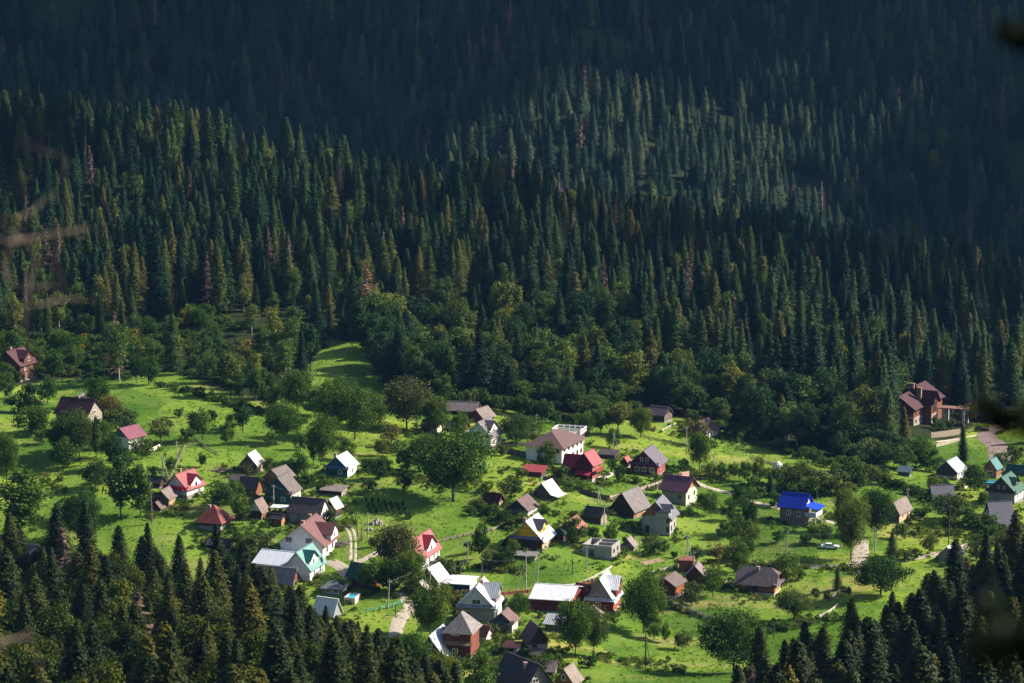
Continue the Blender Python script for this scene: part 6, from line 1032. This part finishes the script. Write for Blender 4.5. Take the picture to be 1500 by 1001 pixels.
M_WEED = foliage('weed_leaves', [(0, (.05, .10, .016)), (.4, (.09, .15, .02)), (.75, (.14, .19, .03)), (.9, (.24, .20, .07)), (1, (.05, .09, .03))], .3)
for i in range(3): make_broad('weed%d' % i, 1.2, 1.8, 150 + i, M_WEED, clumps=12, leaves=26, leaf=.10, bare=.0)
wood('garden_undergrowth', wl, 'weeds and low garden growth round the houses and lanes')['category'] = 'undergrowth'
# ------------------------------------------------------------------ close to the camera, out of focus: dead twigs at the left, spruce bough tips at the right
def near_branch(name, label, cat, paths, mat, loc_d, group=None):
    mb = MB(); base = None
    for pts, r0 in paths:
        W_ = [tuple(ray(px, py) / ray(px, py)[1] * loc_d + np.array((0, random.gauss(0, .12), 0))) for px, py in pts]; fine = []
        for a, b_ in zip(W_[:-1], W_[1:]):
            for j in range(3): fine.append(tuple(np.array(a) + (np.array(b_) - np.array(a)) * j / 3 + np.random.normal(0, .006, 3)))
        fine.append(W_[-1]); base = base or fine[0]
        mb.tube(fine, [r0 * (1 - .75 * i / (len(fine) - 1)) for i in range(len(fine))], 6)
    mb.v = [tuple(np.array(v) - np.array(base)) for v in mb.v]; o = mb.build(name, mat, None, base); tag(o, label=label, cat=cat, group=group); return o
np.random.seed(5)
tw = surf((.10, .072, .055), 'bark')
near_branch('dead_branch', 'blurred bare brown branch reaching in from the left edge', 'branch', [([(-500, 300), (-120, 330), (20, 350), (118, 345)], .013), ([(-60, 338), (20, 322), (60, 300), (72, 298)], .005), ([(-100, 240), (0, 300), (28, 400), (38, 480), (40, 510)], .007), ([(20, 350), (10, 400), (70, 432), (110, 436), (150, 438)], .007), ([(40, 430), (80, 420), (60, 405)], .005), ([(92, 360), (92, 440), (84, 500)], .003), ([(-60, 395), (10, 375), (40, 330)], .005)], tw, 8.0)
near_branch('dead_branch', 'blurred faint twigs near the upper left edge', 'branch', [([(-300, 180), (-60, 205), (30, 212), (78, 196)], .0035), ([(30, 212), (90, 240), (100, 262)], .002)], tw, 8.0)
near_branch('dead_branch', 'blurred bare twig at the lower left corner', 'branch', [([(-300, 840), (-60, 880), (10, 900), (30, 960), (60, 1040)], .005), ([(-20, 960), (10, 975), (50, 1010)], .003)], tw, 8.0)
def bough(px0, py0, px1, py1, d, n_, label, spread=55, seed=1):
    rs = np.random.RandomState(seed); A_ = ray(px0, py0) / ray(px0, py0)[1] * d; B_ = ray(px1, py1) / ray(px1, py1)[1] * d; e = empty('spruce_bough', tuple(A_), 0, label=label, cat='branch')
    mb = MB(); D_ = B_ - A_; mb.tube([(0, 0, 0), tuple(D_ * .5 + (0, 0, .01)), tuple(D_)], [.008, .005, .002], 6)
    P_ = []; N_ = []
    for i in range(14):                                  # side twigs hung with needles
        t = (i + .5) / 14; r_ = spread / F * d * (1.1 - t * .8) * rs.uniform(.6, 1.2); a = rs.uniform(-.9, .9) + (math.pi / 2 if i % 2 else -math.pi / 2); en = D_ * t + np.array((-abs(math.cos(a)) * r_ * .5 - r_ * .2, rs.normal(0, .05), math.sin(a) * r_))
        mb.tube([tuple(D_ * t), tuple(en)], [.003, .001], 4); m_ = n_ // 14; u = rs.uniform(0, 1, (m_, 1)); P_.append(D_ * t + (en - D_ * t) * u + rs.normal(0, .006, (m_, 3))); N_.append(rs.normal(size=(m_, 3)))
    mb.build('stem', M_BOUGH, e); V, k = quads(np.concatenate(P_), np.concatenate(N_), .009, 'x', None, 1.6, rs); addmesh('needles', polymesh('bough_needles', V, k, [M_BOUGH]), e)
M_BOUGH = foliage('bough_needles', [(0, (.006, .016, .006)), (1, (.010, .022, .008))], .1, 2)
bough(1640, 60, 1466, 50, 4.5, 420, 'dark blurred spruce bough tip at the upper right edge', 36, 1); bough(1720, 660, 1440, 606, 4.2, 1100, 'dark blurred spruce bough covering the right edge beside the mansion drive', 50, 2)
bough(1780, 965, 1430, 945, 3.4, 2000, 'dark blurred spruce bough across the lower right corner', 58, 11)

# ------------------------------------------------------------------ haze
hb = MB().box(-1700, 1700, -120, 3050, -330, 900)
hm = bpy.data.materials.new('haze'); hm.use_nodes = True; nt = hm.node_tree; nt.nodes.clear()
o_ = nt.nodes.new('ShaderNodeOutputMaterial'); pv = nt.nodes.new('ShaderNodeVolumePrincipled'); pv.inputs['Color'].default_value = (.22, .50, 1.0, 1)
pv.inputs['Density'].default_value = 0.000021; pv.inputs['Anisotropy'].default_value = 0.0; nt.links.new(pv.outputs[0], o_.inputs['Volume'])
tag(hb.build('haze', hm), label='thin bluish haze filling the valley air', cat='haze', kind='stuff')
SHADE_CLOUDS = [((-350, 1590, -90), 1900, 450, 165, 40, 1, 90), ((130, 1715, -45), 1950, 430, 112, 40, 2, 150), ((-60, 1560, -110), 1900, 110, 80, 30, 8, 50), ((490, 1570, -90), 1900, 165, 190, 40, 3, 60), ((165, 520, -130), 1500, 70, 50, 20, 5, 40), ((-225, 1060, -110), 1600, 60, 110, 20, 6, 40), ((110, 1085, -140), 1650, 190, 42, 20, 7, 60)]
# --- unseen clouds added to throw shade on the far slope, hills and near wood
def shade_cloud(target, t, rx, ry, rz_, seed, puffs=120):
    rs = np.random.RandomState(seed); C_ = np.array(target) + np.array(SV) * t; V = []; F_ = []; import bmesh
    bm = bmesh.new(); bmesh.ops.create_icosphere(bm, subdivisions=3, radius=1); bv = np.array([v.co[:] for v in bm.verts]); bf = [[v.index for v in f.verts] for f in bm.faces]; bm.free(); mb = MB()
    for i in range(puffs):
        u = rs.uniform(-1, 1, 2); u *= min(1, 1 / (np.linalg.norm(u) + 1e-6)); c = C_ + (u[0] * rx, u[1] * ry, rs.uniform(0, rz_)); r = min(rx, ry) * rs.uniform(.28, .5) * (1.15 - .5 * np.linalg.norm(u))
        n_ = 1 + .25 * (np.sin(bv[:, 0] * 5 + i) * np.sin(bv[:, 1] * 6 + 2 * i) + .6 * np.sin(bv[:, 2] * 9 + i) * np.sin(bv[:, 0] * 11)); q = bv * n_[:, None] * r * (1, 1, .6) + c; q[:, 2] = np.maximum(q[:, 2], C_[2] - r * .15)
        mb.add(q, bf)
    m_, nt_, b_ = newmat('shade_cloud_white'); b_.inputs['Base Color'].default_value = (.85, .86, .88, 1); b_.inputs['Roughness'].default_value = 1
    o = mb.build('shade_cloud', m_); o.data.polygons.foreach_set('use_smooth', np.ones(len(o.data.polygons), bool)); tag(o, label='unseen cumulus added to shade slopes and woods', cat='shade_cloud', kind='structure')
for a_ in SHADE_CLOUDS: shade_cloud(*a_)
